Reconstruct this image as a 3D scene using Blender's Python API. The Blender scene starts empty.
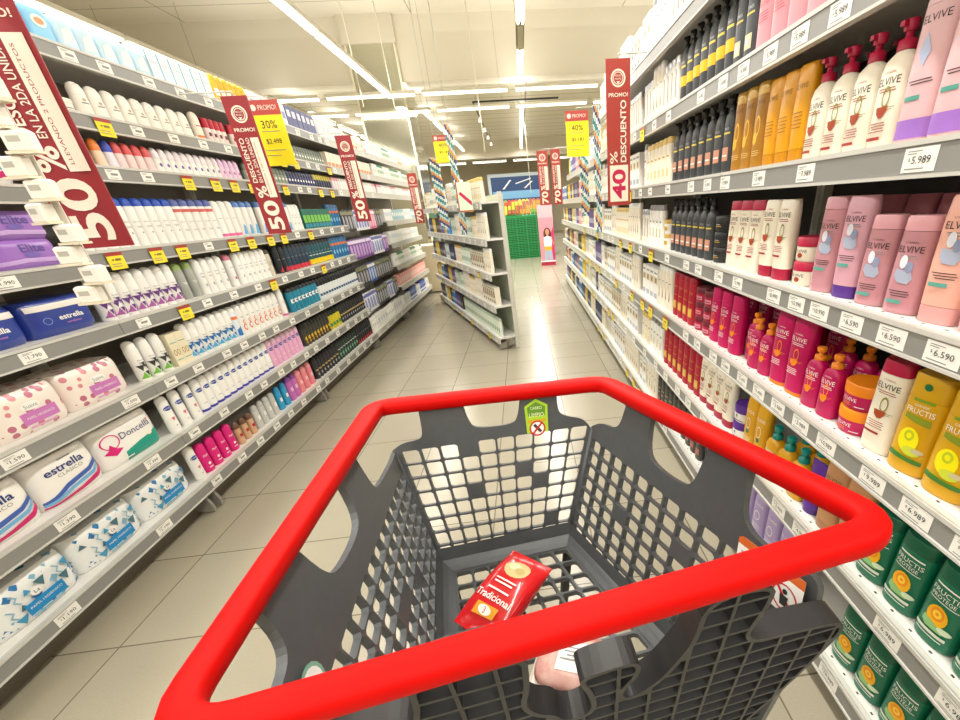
import bpy, math, random
from mathutils import Vector, Matrix
from mathutils.geometry import tessellate_polygon, delaunay_2d_cdt
random.seed(7)
SC = bpy.context.scene
COL = SC.collection
PI = math.pi
R = math.radians

# ------------------------------------------------------------------ materials
def lin(c):
    c /= 255.0
    return c / 12.92 if c <= .04045 else ((c + .055) / 1.055) ** 2.4
def rgb(h):
    h = h.lstrip('#')
    return tuple(lin(int(h[i:i + 2], 16)) for i in (0, 2, 4)) + (1.0,)
_M = {}
def M(h, rough=.42, metal=0.0, emit=0.0, coat=0.0, trans=0.0):
    k = (h, rough, metal, emit, coat, trans)
    if k in _M: return _M[k]
    m = bpy.data.materials.new('finish_' + h.lstrip('#'))
    m.use_nodes = True
    b = m.node_tree.nodes['Principled BSDF']
    b.inputs['Base Color'].default_value = rgb(h)
    b.inputs['Roughness'].default_value = rough
    b.inputs['Metallic'].default_value = metal
    if emit:
        b.inputs['Emission Color'].default_value = rgb(h)
        b.inputs['Emission Strength'].default_value = emit
    if coat: b.inputs['Coat Weight'].default_value = coat
    if trans:
        b.inputs['Transmission Weight'].default_value = trans
        b.inputs['IOR'].default_value = 1.2
    _M[k] = m
    return m

def noise_mat(name, h1, h2, scale, rough=.6, bump=0.0, detail=4):
    m = bpy.data.materials.new(name); m.use_nodes = True
    nt = m.node_tree; b = nt.nodes['Principled BSDF']
    tc = nt.nodes.new('ShaderNodeTexCoord')
    n = nt.nodes.new('ShaderNodeTexNoise'); n.inputs['Scale'].default_value = scale; n.inputs['Detail'].default_value = detail
    mix = nt.nodes.new('ShaderNodeMix'); mix.data_type = 'RGBA'
    mix.inputs[6].default_value = rgb(h1); mix.inputs[7].default_value = rgb(h2)
    nt.links.new(tc.outputs['Object'], n.inputs['Vector'])
    nt.links.new(n.outputs['Fac'], mix.inputs[0])
    nt.links.new(mix.outputs[2], b.inputs['Base Color'])
    b.inputs['Roughness'].default_value = rough
    if bump:
        bp = nt.nodes.new('ShaderNodeBump'); bp.inputs['Strength'].default_value = bump; bp.inputs['Distance'].default_value = .004
        nt.links.new(n.outputs['Fac'], bp.inputs['Height']); nt.links.new(bp.outputs['Normal'], b.inputs['Normal'])
    return m

def tile_mat(name, base1, base2, joint, sx, sy, ox, oy, wid, rough, speck=0.0, per_tile=.0, jrough=None):
    """panels of sx by sy with thin joints, laid out in object (metre) coordinates"""
    m = bpy.data.materials.new(name); m.use_nodes = True
    nt = m.node_tree; L = nt.links.new; b = nt.nodes['Principled BSDF']
    tc = nt.nodes.new('ShaderNodeTexCoord')
    sp = nt.nodes.new('ShaderNodeSeparateXYZ'); L(tc.outputs['Object'], sp.inputs[0])
    def math_(op, a, bb):
        n = nt.nodes.new('ShaderNodeMath'); n.operation = op
        for i, v in enumerate((a, bb)):
            if isinstance(v, (int, float)): n.inputs[i].default_value = v
            elif v is not None: L(v, n.inputs[i])
        return n.outputs[0]
    masks, cells = [], []
    for ax, s, o in ((0, sx, ox), (1, sy, oy)):
        t = math_('DIVIDE', math_('SUBTRACT', sp.outputs[ax], o), s)
        fr = math_('FRACT', math_('ADD', t, 100.0), 0)
        dd = math_('MINIMUM', fr, math_('SUBTRACT', 1.0, fr))
        masks.append(math_('LESS_THAN', math_('MULTIPLY', dd, s), wid))
        cells.append(math_('FLOOR', t, 0))
    j = math_('MAXIMUM', masks[0], masks[1])
    cv = nt.nodes.new('ShaderNodeCombineXYZ'); L(cells[0], cv.inputs[0]); L(cells[1], cv.inputs[1])
    wn = nt.nodes.new('ShaderNodeTexWhiteNoise'); wn.noise_dimensions = '3D'; L(cv.outputs[0], wn.inputs['Vector'])
    n = nt.nodes.new('ShaderNodeTexNoise'); n.inputs['Scale'].default_value = 150; n.inputs['Detail'].default_value = 3
    L(tc.outputs['Object'], n.inputs['Vector'])
    n2 = nt.nodes.new('ShaderNodeTexNoise'); n2.inputs['Scale'].default_value = 2.2; n2.inputs['Detail'].default_value = 5
    L(tc.outputs['Object'], n2.inputs['Vector'])
    f = math_('ADD', math_('MULTIPLY', n.outputs['Fac'], speck), math_('MULTIPLY', wn.outputs['Value'], per_tile))
    f = math_('ADD', f, math_('MULTIPLY', n2.outputs['Fac'], .35))
    mix = nt.nodes.new('ShaderNodeMix'); mix.data_type = 'RGBA'
    mix.inputs[6].default_value = rgb(base1); mix.inputs[7].default_value = rgb(base2); L(f, mix.inputs[0])
    mx = nt.nodes.new('ShaderNodeMix'); mx.data_type = 'RGBA'
    L(j, mx.inputs[0]); L(mix.outputs[2], mx.inputs[6]); mx.inputs[7].default_value = rgb(joint)
    L(mx.outputs[2], b.inputs['Base Color'])
    b.inputs['Roughness'].default_value = rough
    return m

# ------------------------------------------------------------------ mesh builder
class MB:
    def __init__(s): s.v = []; s.f = []; s.m = []; s.sm = []; s.mats = []
    def mi(s, mat):
        if mat not in s.mats: s.mats.append(mat)
        return s.mats.index(mat)
    def add(s, vs, fs, mat, smooth=False):
        o = len(s.v); k = s.mi(mat)
        s.v.extend(vs)
        for f in fs: s.f.append(tuple(i + o for i in f)); s.m.append(k); s.sm.append(smooth)
        return s
    def join(s, o):
        for fi, f in enumerate(o.f): pass
        off = len(s.v); s.v.extend(o.v)
        for f, k, sm in zip(o.f, o.m, o.sm):
            s.f.append(tuple(i + off for i in f)); s.m.append(s.mi(o.mats[k])); s.sm.append(sm)
        return s
    def xform(s, mat):
        s.v = [tuple(mat @ Vector(p)) for p in s.v]; return s
    def box(s, x0, x1, y0, y1, z0, z1, mat, bev=0.0):
        if bev:
            b = bev
            # chamfered on vertical and horizontal edges: stacked octagonal rings
            def ring(i, z):
                a0, a1, c0, c1 = x0 + i, x1 - i, y0 + i, y1 - i
                return [(a0 + b, c0, z), (a1 - b, c0, z), (a1, c0 + b, z), (a1, c1 - b, z), (a1 - b, c1, z), (a0 + b, c1, z), (a0, c1 - b, z), (a0, c0 + b, z)]
            rs = [ring(b, z0), ring(0, z0 + b), ring(0, z1 - b), ring(b, z1)]
            vs = [p for r in rs for p in r]; fs = [tuple(range(7, -1, -1)), tuple(range(24, 32))]
            for r in range(3):
                for i in range(8):
                    j = (i + 1) % 8; fs.append((r * 8 + i, r * 8 + j, r * 8 + 8 + j, r * 8 + 8 + i))
            return s.add(vs, fs, mat)
        vs = [(x0, y0, z0), (x1, y0, z0), (x1, y1, z0), (x0, y1, z0), (x0, y0, z1), (x1, y0, z1), (x1, y1, z1), (x0, y1, z1)]
        return s.add(vs, [(3, 2, 1, 0), (4, 5, 6, 7), (0, 1, 5, 4), (1, 2, 6, 5), (2, 3, 7, 6), (3, 0, 4, 7)], mat)
    def prism(s, prof, y0, y1, mat):
        """prof: closed (x,z) outline, run along y"""
        n = len(prof)
        vs = [(x, y0, z) for x, z in prof] + [(x, y1, z) for x, z in prof]
        tri = tessellate_polygon([[Vector((x, z, 0)) for x, z in prof]])
        fs = [tuple(t) for t in tri] + [tuple(i + n for i in reversed(t)) for t in tri]
        for i in range(n):
            j = (i + 1) % n; fs.append((i, j, j + n, i + n))
        return s.add(vs, fs, mat)
    def lathe(s, prof, mat, seg=18, n=2.0, bot=True, top=True, smooth=True, cx=0, cy=0):
        vs = []; fs = []
        for z, w, d in prof:
            for i in range(seg):
                t = 2 * PI * (i + .5) / seg; c, q = math.cos(t), math.sin(t)
                vs.append((cx + w * math.copysign(abs(c) ** (2 / n), c), cy + d * math.copysign(abs(q) ** (2 / n), q), z))
        for r in range(len(prof) - 1):
            for i in range(seg):
                j = (i + 1) % seg; fs.append((r * seg + i, r * seg + j, (r + 1) * seg + j, (r + 1) * seg + i))
        s.add(vs, fs, mat, smooth)
        if bot: s.add([vs[i] for i in range(seg)], [tuple(range(seg - 1, -1, -1))], mat)
        if top: s.add([vs[-seg + i] for i in range(seg)], [tuple(range(seg))], mat)
        return s
    def tube(s, pts, r, mat, seg=8, closed=False):
        pts = [Vector(p) for p in pts]; n = len(pts); vs = []; fs = []
        up0 = None
        for i, p in enumerate(pts):
            a = pts[(i - 1) % n] if (closed or i > 0) else p
            b = pts[(i + 1) % n] if (closed or i < n - 1) else p
            t = (b - a).normalized()
            if up0 is None:
                up0 = Vector((0, 0, 1)) if abs(t.z) < .9 else Vector((1, 0, 0))
            u = (up0 - t * up0.dot(t)).normalized(); up0 = u; w = t.cross(u)
            rr = r[i] if isinstance(r, (list, tuple)) else r
            for k in range(seg):
                q = 2 * PI * k / seg; vs.append(tuple(p + u * math.cos(q) * rr + w * math.sin(q) * rr))
        for i in range(n if closed else n - 1):
            for k in range(seg):
                j = (k + 1) % seg; ii = (i + 1) % n
                fs.append((i * seg + k, i * seg + j, ii * seg + j, ii * seg + k))
        if not closed: fs += [tuple(range(seg - 1, -1, -1)), tuple((n - 1) * seg + k for k in range(seg))]
        return s.add(vs, fs, mat, True)
    def sphere(s, c, rx, ry, rz, mat, seg=10, rings=6):
        prof = []
        for i in range(rings + 1):
            a = -PI / 2 + PI * i / rings; q = max(math.cos(a), .02)
            prof.append((c[2] + rz * math.sin(a), rx * q, ry * q))
        return s.lathe(prof, mat, seg, cx=c[0], cy=c[1])
    def mesh(s, name):
        me = bpy.data.meshes.new(name)
        me.from_pydata(s.v, [], s.f)
        for m in s.mats: me.materials.append(m)
        me.polygons.foreach_set('material_index', s.m)
        me.polygons.foreach_set('use_smooth', s.sm)
        me.update()
        return me

def link(name, data, parent=None, loc=(0, 0, 0), rz=0.0):
    o = bpy.data.objects.new(name, data); COL.objects.link(o)
    o.location = loc; o.rotation_euler = (0, 0, rz)
    if parent: o.parent = parent
    return o
def tag(o, label=None, cat=None, group=None, kind=None):
    if label: o['label'] = label
    if cat: o['category'] = cat
    if group: o['group'] = group
    if kind: o['kind'] = kind
    return o
def thing(name, label, cat, loc=(0, 0, 0), rz=0.0, group=None):
    return tag(link(name, None, None, loc, rz), label, cat, group)
def part(name, mb, parent): return link(name, mb.mesh(name), parent)

# ------------------------------------------------------------------ lettering
_T = {}
def text_geo(s, bold=0.0):
    k = (s, bold)
    if k in _T: return _T[k]
    cu = bpy.data.curves.new('lettering', 'FONT'); cu.body = s; cu.align_x = 'LEFT'
    cu.resolution_u = 4 if bold else 2; cu.offset = bold; cu.fill_mode = 'FRONT'
    o = bpy.data.objects.new('lettering', cu); COL.objects.link(o)
    dg = bpy.context.evaluated_depsgraph_get()
    me = bpy.data.meshes.new_from_object(o.evaluated_get(dg))
    vs = [(v.co.x, v.co.y) for v in me.vertices]; fs = [tuple(p.vertices) for p in me.polygons]
    bpy.data.objects.remove(o); bpy.data.curves.remove(cu); bpy.data.meshes.remove(me)
    x0 = min(v[0] for v in vs); x1 = max(v[0] for v in vs); y0 = min(v[1] for v in vs); y1 = max(v[1] for v in vs)
    vs = [(x - (x0 + x1) / 2, y - (y0 + y1) / 2) for x, y in vs]
    _T[k] = (vs, fs, x1 - x0, y1 - y0)
    return _T[k]

def in_poly(pt, poly):
    x, y = pt; r = False; n = len(poly)
    for i in range(n):
        (x1, y1), (x2, y2) = poly[i], poly[(i + 1) % n]
        if (y1 > y) != (y2 > y) and x < (x2 - x1) * (y - y1) / (y2 - y1) + x1: r = not r
    return r
def flat_shapes(mb, elems, fy, lift=.0005, step=.0003):
    """printed elements laid on a front face y = fy(x, z), each a little further out than the last"""
    for li, e in enumerate(elems):
        eps = lift + step * li
        P = lambda x, z: (x, fy(x, z) - eps, z)
        k = e[0]
        if k == 'r':                                    # rectangle x0 z0 x1 z1
            _, x0, z0, x1, z1, mat = e
            nx = 8 if abs(x1 - x0) > .02 else 3
            vs = [P(x0 + (x1 - x0) * i / nx, z) for z in (z0, (z0 + z1) / 2, z1) for i in range(nx + 1)]
            fs = [(j * (nx + 1) + i, j * (nx + 1) + i + 1, (j + 1) * (nx + 1) + i + 1, (j + 1) * (nx + 1) + i) for j in range(2) for i in range(nx)]
            mb.add(vs, fs, mat, True)
        elif k == 'e' or k == 'o':                      # ellipse / ring cx cz rx rz
            _, cx, cz, rx, rz, mat = e[:6]
            n = 16; inner = (e[6] if len(e) > 6 else .72) if k == 'o' else 0
            vs = []; fs = []
            for q in ((inner, 1) if k == 'o' else (0.5, 1)):
                for i in range(n):
                    a = 2 * PI * i / n; vs.append(P(cx + rx * q * math.cos(a), cz + rz * q * math.sin(a)))
            fs = [(i, (i + 1) % n, n + (i + 1) % n, n + i) for i in range(n)]
            fs = [tuple(reversed(f)) for f in fs]
            if k == 'e': fs.append(tuple(range(n)))
            mb.add(vs, fs, mat, True)
        elif k == 'p':                                  # polygon
            pts = e[1]; n = len(pts)
            x0, x1 = min(p[0] for p in pts), max(p[0] for p in pts); z0, z1 = min(p[1] for p in pts), max(p[1] for p in pts)
            g = max(x1 - x0, z1 - z0) / 7 if max(x1 - x0, z1 - z0) < .05 else .0085
            ext = []
            if g > .004:
                for a in range(int((x1 - x0) / g)):
                    for b in range(int((z1 - z0) / g)):
                        c = (x0 + g * (a + .5), z0 + g * (b + .5))
                        if in_poly(c, pts): ext.append(c)
                bd = []
                for a in range(n):
                    p, q = pts[a], pts[(a + 1) % n]; m_ = max(1, int(math.hypot(q[0] - p[0], q[1] - p[1]) / (g * 1.3)))
                    bd += [(p[0] + (q[0] - p[0]) * t / m_, p[1] + (q[1] - p[1]) * t / m_) for t in range(m_)]
            else: bd = list(pts)
            cv, _e, cf, *_r = delaunay_2d_cdt([Vector(p) for p in bd + ext], [(a, (a + 1) % len(bd)) for a in range(len(bd))], [], 0, 1e-7)
            fs = []
            for t in cf:
                a, b, c = (cv[q] for q in t)
                if not in_poly(((a.x + b.x + c.x) / 3, (a.y + b.y + c.y) / 3), pts): continue
                ar = (b.x - a.x) * (c.y - a.y) - (b.y - a.y) * (c.x - a.x)
                fs.append(tuple(t) if ar > 0 else tuple(reversed(t)))
            mb.add([P(q.x, q.y) for q in cv], fs, e[2])
        elif k == 't':                                  # text cx cz height mat (width) (rot90) (bold)
            _, s, cx, cz, h, mat = e[:6]
            w = e[6] if len(e) > 6 else None; rot = e[7] if len(e) > 7 else 0; bold = e[8] if len(e) > 8 else 0.0
            vs, fs, tw, th = text_geo(s, bold)
            sy = h / th; sx = (w / tw) if w else sy
            if rot: pts = [(-y * sy, x * sx) for x, y in vs]
            else: pts = [(x * sx, y * sy) for x, y in vs]
            mb.add([P(cx + x, cz + z) for x, z in pts], fs, mat)
    return mb

def prof_front(prof, n):
    def fy(x, z):
        if z <= prof[0][0]: w, d = prof[0][1:]
        elif z >= prof[-1][0]: w, d = prof[-1][1:]
        else:
            for (za, wa, da), (zb, wb, db) in zip(prof, prof[1:]):
                if za <= z <= zb:
                    t = (z - za) / max(zb - za, 1e-6); w = wa + (wb - wa) * t; d = da + (db - da) * t; break
        q = min(abs(x) / max(w, 1e-5), .985)
        return -d * (1 - q ** n) ** (1 / n)
    return fy

# ------------------------------------------------------------------ products
class Proto:
    """a product: list of (part name, mesh builder); one mesh when small in the picture"""
    def __init__(s, w, d, h): s.w, s.d, s.h = w, d, h; s.parts = []; s.data = None; s.one = None
    def p(s, name, mb): s.parts.append((name, mb)); return s
ORD = 'first second third fourth fifth sixth seventh eighth ninth tenth eleventh twelfth thirteenth fourteenth fifteenth sixteenth seventeenth eighteenth nineteenth twentieth'.split()
def ordinal(n):
    if n <= 20: return ORD[n - 1]
    suf = 'th' if 10 < n % 100 < 20 else {1: 'st', 2: 'nd', 3: 'rd'}.get(n % 10, 'th')
    return '%d%s' % (n, suf)

class Frame:
    """a shelving run: origin on its front line, direction of the run, depth direction into the shelf"""
    def __init__(s, ox, oy, run, depth, rz, side): s.o = Vector((ox, oy, 0)); s.u = Vector(run).normalized(); s.d = Vector(depth).normalized(); s.rz = rz; s.side = side
    def at(s, depth, y, z):
        p = s.o + s.u * y + s.d * depth; return (p.x, p.y, z)
ang = math.atan2(1.64, 4.32)
FR_ = Frame(.775, 0, (0, 1, 0), (1, 0, 0), -PI / 2, 'shampoo side')
FL_ = Frame(-1.87, 0, (0, 1, 0), (-1, 0, 0), PI / 2, 'deodorant side')
FC_ = Frame(-.38, 4.43, (-math.sin(ang), math.cos(ang), 0), (math.cos(ang), math.sin(ang), 0), -PI / 2 + ang, 'angled gondola')
LEVEL = ['bottom shelf', 'second shelf', 'third shelf', 'fourth shelf', 'fifth shelf', 'sixth shelf', 'seventh shelf', 'top shelf']

PENDING = {}; READ = {}
def place(proto, fr, level, y, z, name, cat, desc, detail=True, depth=.03, turn=0.0, group=None, extra='', tilt=0.0):
    loc = fr.at(depth + proto.d, y, z)
    if len(proto.parts) == 1: detail = False
    if detail:
        if proto.data is None: proto.data = [(n, mb.mesh(n)) for n, mb in proto.parts]
        o = link(name, None, None, loc, fr.rz + turn)
        for n, me in proto.data: link(n, me, o)
    else:
        if proto.one is None:
            mb = MB()
            for n, q in proto.parts: mb.join(q)
            proto.one = mb.mesh(name)
        o = link(name, proto.one, None, loc, fr.rz + turn)
    if tilt: o.rotation_euler.x = tilt
    o['category'] = cat
    o['group'] = group or '%s on the %s' % (cat if cat.endswith('s') else cat + 's', fr.side)
    PENDING.setdefault((desc, level, fr.side, extra), []).append((y, z, o))
    return o
def finish_labels():
    for (desc, level, side, extra), L in PENDING.items():
        L.sort(key=lambda t: (round(t[0], 3), t[1]))
        lev = level if isinstance(level, str) else LEVEL[level]
        where = ('%s, %s' % (lev, side)) if not extra else ('%s, %s, %s' % (extra, lev, side))
        for i, (y, z, o) in enumerate(L):
            base = desc + (' reading ' + READ[o.name] if o.name in READ else '')
            if len(L) == 1: o['label'] = '%s, %s' % (base, where)
            else:
                o['label'] = '%s, %s from near end, %s' % (base, ordinal(i + 1), where)
                if len(o['label'].split()) > 16: o['label'] = '%s, %s along, %s' % (base, ordinal(i + 1), where)
                if len(o['label'].split()) > 16: o['label'] = '%s, %s, %s' % (base, ordinal(i + 1), where)

W, IV, CR, BK, DG, GY = (M(c) for c in ('#f4f3ee', '#f1e9d6', '#e9dcbf', '#151515', '#33353a', '#8c8c88'))
RED, CRIM, MAG, ORG, YEL, GOLD, AMB = (M(c) for c in ('#b5121f', '#b00f3c', '#c4005c', '#f28a12', '#f0c400', '#c99a1e', '#a85f08'))
GRN, TEAL, BLU, NAV, PUR, LIL, PNK, ROSE, TAN, DRD = (M(c) for c in ('#067050', '#008a80', '#1d74b8', '#22306f', '#5a2d91', '#b7a2d6', '#eba3b4', '#c98290', '#b98a63', '#7d0f20'))
INK, INKR, SIL = M('#2a2622'), M('#9c2a22'), M('#b9bcc0', .3, .6)

def lines(x, z, w, n, mat, pitch=.005, th=.0018):
    return [('r', x - w / 2 * (1 - .18 * (i % 3)), z - i * pitch - th, x + w / 2 * (1 - .12 * ((i + 1) % 2)), z - i * pitch, mat) for i in range(n)]

def flat_bottle(h, w, d, body, cap, caph=.035, capat='top', elems=(), seg=20, n=2.7, taper=.93, matb=None, band=None):
    p = Proto(w, d, h)
    if capat == 'top':
        pr = [(0, w * .93, d * .9), (.004, w * .99, d * .98), (.012, w, d), (h * .45, w, d), (h - caph, w * taper, d * taper)]
        cp = [(h - caph + .0008, w * taper, d * taper), (h - .004, w * taper * .96, d * taper * .96), (h, w * taper * .9, d * taper * .88)]
    else:
        pr = [(caph + .0008, w * taper, d * taper), (h * .5, w, d), (h * .85, w, d * .9), (h - .006, w * .98, d * .72), (h, w * .93, d * .6)]
        cp = [(0, w * taper * .93, d * taper * .92), (.003, w * taper * .97, d * taper * .97), (caph, w * taper, d * taper)]
    p.p('bottle_body', MB().lathe(pr, body, seg, n))
    p.p('cap', MB().lathe(cp, cap, seg, n))
    if elems: p.p('printed_label', flat_shapes(MB(), elems, prof_front(pr, n)))
    return p

def pump_bottle(h, w, d, body, pump, elems=(), seg=20, n=2.5, shoulder=.78, neck=.34, head=True):
    """h: whole height with the pump"""
    p = Proto(w, d, h); bh = h * shoulder
    pr = [(0, w * .92, d * .9), (.005, w, d), (bh * .5, w, d), (bh * .82, w * .98, d * .98), (bh * .92, w * .84, d * .86), (bh * .98, w * .5, d * .6), (bh, w * neck, w * neck)]
    p.p('bottle_body', MB().lathe(pr, body, seg, n))
    r = w * neck; m = MB()
    m.lathe([(bh, r * 1.25, r * 1.25), (bh + (h - bh) * .35, r * 1.2, r * 1.2), (bh + (h - bh) * .4, r * .5, r * .5), (bh + (h - bh) * .62, r * .5, r * .5)], pump, 12)
    m.lathe([(bh + (h - bh) * .62, r * .9, r * .9), (h - .003, r * 1.05, r * 1.05), (h, r * .9, r * .9)], pump, 12)
    if head: m.box(-.005, .005, -r * 1.7, -r * .4, h - .012, h - .003, pump)
    p.p('pump', m)
    if elems: p.p('printed_label', flat_shapes(MB(), elems, prof_front(pr, n)))
    return p

def jar(r, h, body, lid, lidh=.026, elems=(), seg=24, split=None):
    p = Proto(r, r, h)
    pr = [(0, r * .9, r * .9), (.006, r * .98, r * .98), (h - lidh, r, r)]
    p.p('jar_body', MB().lathe(pr, body, seg))
    p.p('lid', MB().lathe([(h - lidh + .0006, r * 1.03, r * 1.03), (h - .004, r * 1.03, r * 1.03), (h, r * .97, r * .97)], lid, seg))
    if elems: p.p('printed_label', flat_shapes(MB(), elems, prof_front(pr, 2.0)))
    return p

def can(h, r, body, cap, capr=1.0, caph=.035, elems=(), seg=16, dome=True):
    h *= 1.06; r *= 1.1; caph *= 1.06
    p = Proto(r, r, h)
    pr = [(0, r * .96, r * .96), (.003, r, r), (h - caph - .01, r, r), (h - caph, r * .93, r * .93)]
    p.p('can_body', MB().lathe(pr, body, seg))
    cp = [(h - caph + .0006, r * .93 * capr, r * .93 * capr), (h - caph * .45, r * .9 * capr, r * .9 * capr)]
    cp += [(h - caph * .15, r * .68 * capr, r * .68 * capr), (h, r * .3 * capr, r * .3 * capr)] if dome else [(h, r * .86 * capr, r * .86 * capr)]
    p.p('cap', MB().lathe(cp, cap, seg))
    if elems: p.p('printed_label', flat_shapes(MB(), elems, prof_front(pr, 2.0)))
    return p

def stick(h, w, d, body, cap, elems=(), seg=16, caph=.04):
    h *= 1.04; w *= 1.1; d *= 1.1
    p = Proto(w, d, h)
    pr = [(0, w * .95, d * .95), (.004, w, d), (h * .4, w * .97, d * .97), (h - caph, w * .9, d * .9)]
    cp = [(h - caph + .0006, w * .93, d * .93), (h - caph * .5, w * .9, d * .9), (h - caph * .15, w * .66, d * .66), (h, w * .25, d * .25)]
    p.p('stick_body', MB().lathe(pr, body, seg, 2.3)); p.p('cap', MB().lathe(cp, cap, seg, 2.3))
    if elems: p.p('printed_label', flat_shapes(MB(), elems, prof_front(pr, 2.3)))
    return p

def carton(w, d, h, mat, elems=(), flap=None):
    p = Proto(w, d, h)
    p.p('carton', MB().box(-w, w, -d, d, 0, h, mat))
    if elems: p.p('printed_front', flat_shapes(MB(), elems, lambda x, z: -d))
    return p

def soft_pack(w, d, h, film, elems=(), n=4.5, seg=36, bulge=1.0, seal=None):
    """plump film wrapped pack, half width w, half depth d, height h"""
    p = Proto(w, d, h)
    pr = []
    for i in range(13):
        a = i / 12; e = (1 - abs(2 * a - 1) ** 6) ** (1 / 6) if 0 < a < 1 else 0
        e = max(e, .82)
        pr.append((h * a, w * (.95 + .05 * e), d * (e * .95 + .05)))
    p.p('wrapped_rolls', MB().lathe(pr, film, seg, n))
    if elems: p.p('printed_front', flat_shapes(MB(), elems, prof_front(pr, n), lift=.0012, step=.0004))
    if seal: 
        m = MB()
        for sx in (-1, 1): m.box(sx * w * .985 - .001, sx * w * .985 + .001, -d * .35, d * .35, h * .12, h * .88, seal)
        p.p('end_seal', m)
    return p

def tube_up(h, r, body, cap, elems=(), caph=.02):
    """squeeze tube standing on its cap: round at the cap, flat crimp at the top"""
    p = Proto(r, r, h)
    pr = [(caph + .0006, r * .95, r * .95), (h * .5, r, r * .75), (h * .8, r * 1.05, r * .4), (h, r * 1.1, r * .08)]
    p.p('tube_body', MB().lathe(pr, body, 16)); p.p('cap', MB().lathe([(0, r * .85, r * .85), (caph, r * .9, r * .9)], cap, 16))
    if elems: p.p('printed_label', flat_shapes(MB(), elems, prof_front(pr, 2)))
    return p

# ------------------------------------------------------------------ shelving
RAILW = M('#cbc9c2', .35); RAILG = M('#8b8a86', .4); BOARD = M('#e2e0da', .35); DOT = M('#3a332d')
BACKD = M('#3a3734', .6); BACKG = M('#8a8378', .6); KICK = M('#6f675a', .6); UPR = M('#cfccc3', .4)
PALE = M('#c4c2b7', .4); FOOT = M('#8f8b82', .5)
def bay(fr, y0, y1, levels, label, depth=.46, back=BACKG, gray=RAILG, dots=False, top=None, feet=True, short=()):
    o0 = Vector(fr.at(0, y0, 0)); ln = y1 - y0
    t = thing('shelving_bay', label, 'shelving', tuple(o0), 0, 'shelving bays of the %s' % fr.side)
    Mx = Matrix(((fr.d.x, fr.u.x, 0, 0), (fr.d.y, fr.u.y, 0, 0), (0, 0, 1, 0), (0, 0, 0, 1)))
    def P(name, mb, par=t): return part(name, mb.xform(Mx), par)
    e = .0015
    topz = (top or (levels[-1] + .35))
    P('back_panel', MB().box(depth - .012, depth, e, ln - e, .05, topz, back))
    P('kick_plate', MB().box(.09, .105, e, ln - e, 0, levels[0], KICK))
    for yy in (.012, ln - .012):
        P('upright', MB().box(depth - .05, depth - .013, yy - .0105, yy + .0105, 0, topz + .02, UPR))
    for yy in (.03, ln - .03):
        if feet:
            P('foot', MB().prism([(.0, .012), (.06, .012), (depth - .05, .05), (depth - .05, levels[0] + .03), (.02, levels[0] - .002), (.0, .05)], yy - .008, yy + .008, FOOT))
    for li, zb in enumerate(levels):
        m = MB().box(.015, depth - .013, e, ln - e, zb + .05, zb + .068, BOARD)
        if dots:
            k = .03
            while k < ln - .02:
                m.box(.022, .027, k - .0035, k + .0035, zb + .0675, zb + .0684, DOT); k += .052
        b = P('shelf_board', m)
        r = MB().box(-.002, .0145, e, ln - e, zb, zb + .0675, RAILW)
        r.box(-.0042, -.002, e, ln - e, zb + .008, zb + .056, gray)
        r.box(-.009, -.002, e, ln - e, zb, zb + .007, RAILW)
        r.box(-.007, -.0002, e, ln - e, zb + .057, zb + .0675, RAILW)
        P('price_rail', r, b)
    return t

RZ = [.075, .42, .757, 1.094, 1.431, 1.752, 2.066]
LZ = [.12, .42, .71, 1.013, 1.307, 1.654, 1.86, 2.11]
LZ1 = [.12, .42, .71, 1.013, 1.27, 1.56, 1.86, 2.11]
CZ = [.075, .42, .757, 1.094, 1.431]
S = .0687
bay(FR_, .30, 1.70, RZ, 'shelving bay with pink, amber and green bottles beside the cart', back=BACKD, dots=True)
bay(FR_, 1.70, 3.00, RZ, 'shelving bay with black and crimson bottles next along the shampoo side', back=BACKD, dots=True)
bay(FR_, 3.00, 4.40, RZ, 'shelving bay of white bottles behind the 40 percent sign', back=BACKG, gray=PALE)
bay(FR_, 4.40, 5.80, RZ[:6], 'shelving bay of white bottles under the yellow hanging card', back=BACKG, gray=PALE)
bay(FR_, 5.80, 7.20, RZ[:6], 'shelving bay of dark and purple boxes further along shampoo side', back=BACKG, gray=PALE)
bay(FR_, 7.20, 8.60, RZ[:5], 'last shelving bay of the shampoo side by the pink standee', back=BACKG, gray=PALE)
bay(FL_, .72, 2.04, LZ1, 'shelving bay of paper goods at the near end', back=BACKG)
bay(FL_, 2.04, 3.50, LZ, 'shelving bay of white deodorants between two red signs', back=BACKG)
bay(FL_, 3.50, 5.02, LZ, 'shelving bay of dark deodorants behind second red sign', back=BACKG)
bay(FL_, 5.02, 6.50, [LZ[0], LZ[5], LZ[6], LZ[7]], 'shelving bay with hanging blister cards on hooks', back=BACKG, gray=PALE)
bay(FL_, 6.50, 8.45, LZ, 'far shelving bay ending at the cream cabinet', back=BACKG, gray=PALE)
bay(FC_, 0, 1.70, CZ, 'near half of the angled gondola in the aisle', depth=.24, back=M('#c4cbb8', .6), gray=PALE, top=1.56)
bay(FC_, 1.70, 3.35, CZ, 'far half of the angled gondola in the aisle', depth=.24, back=M('#c4cbb8', .6), gray=PALE, top=1.56)

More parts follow.
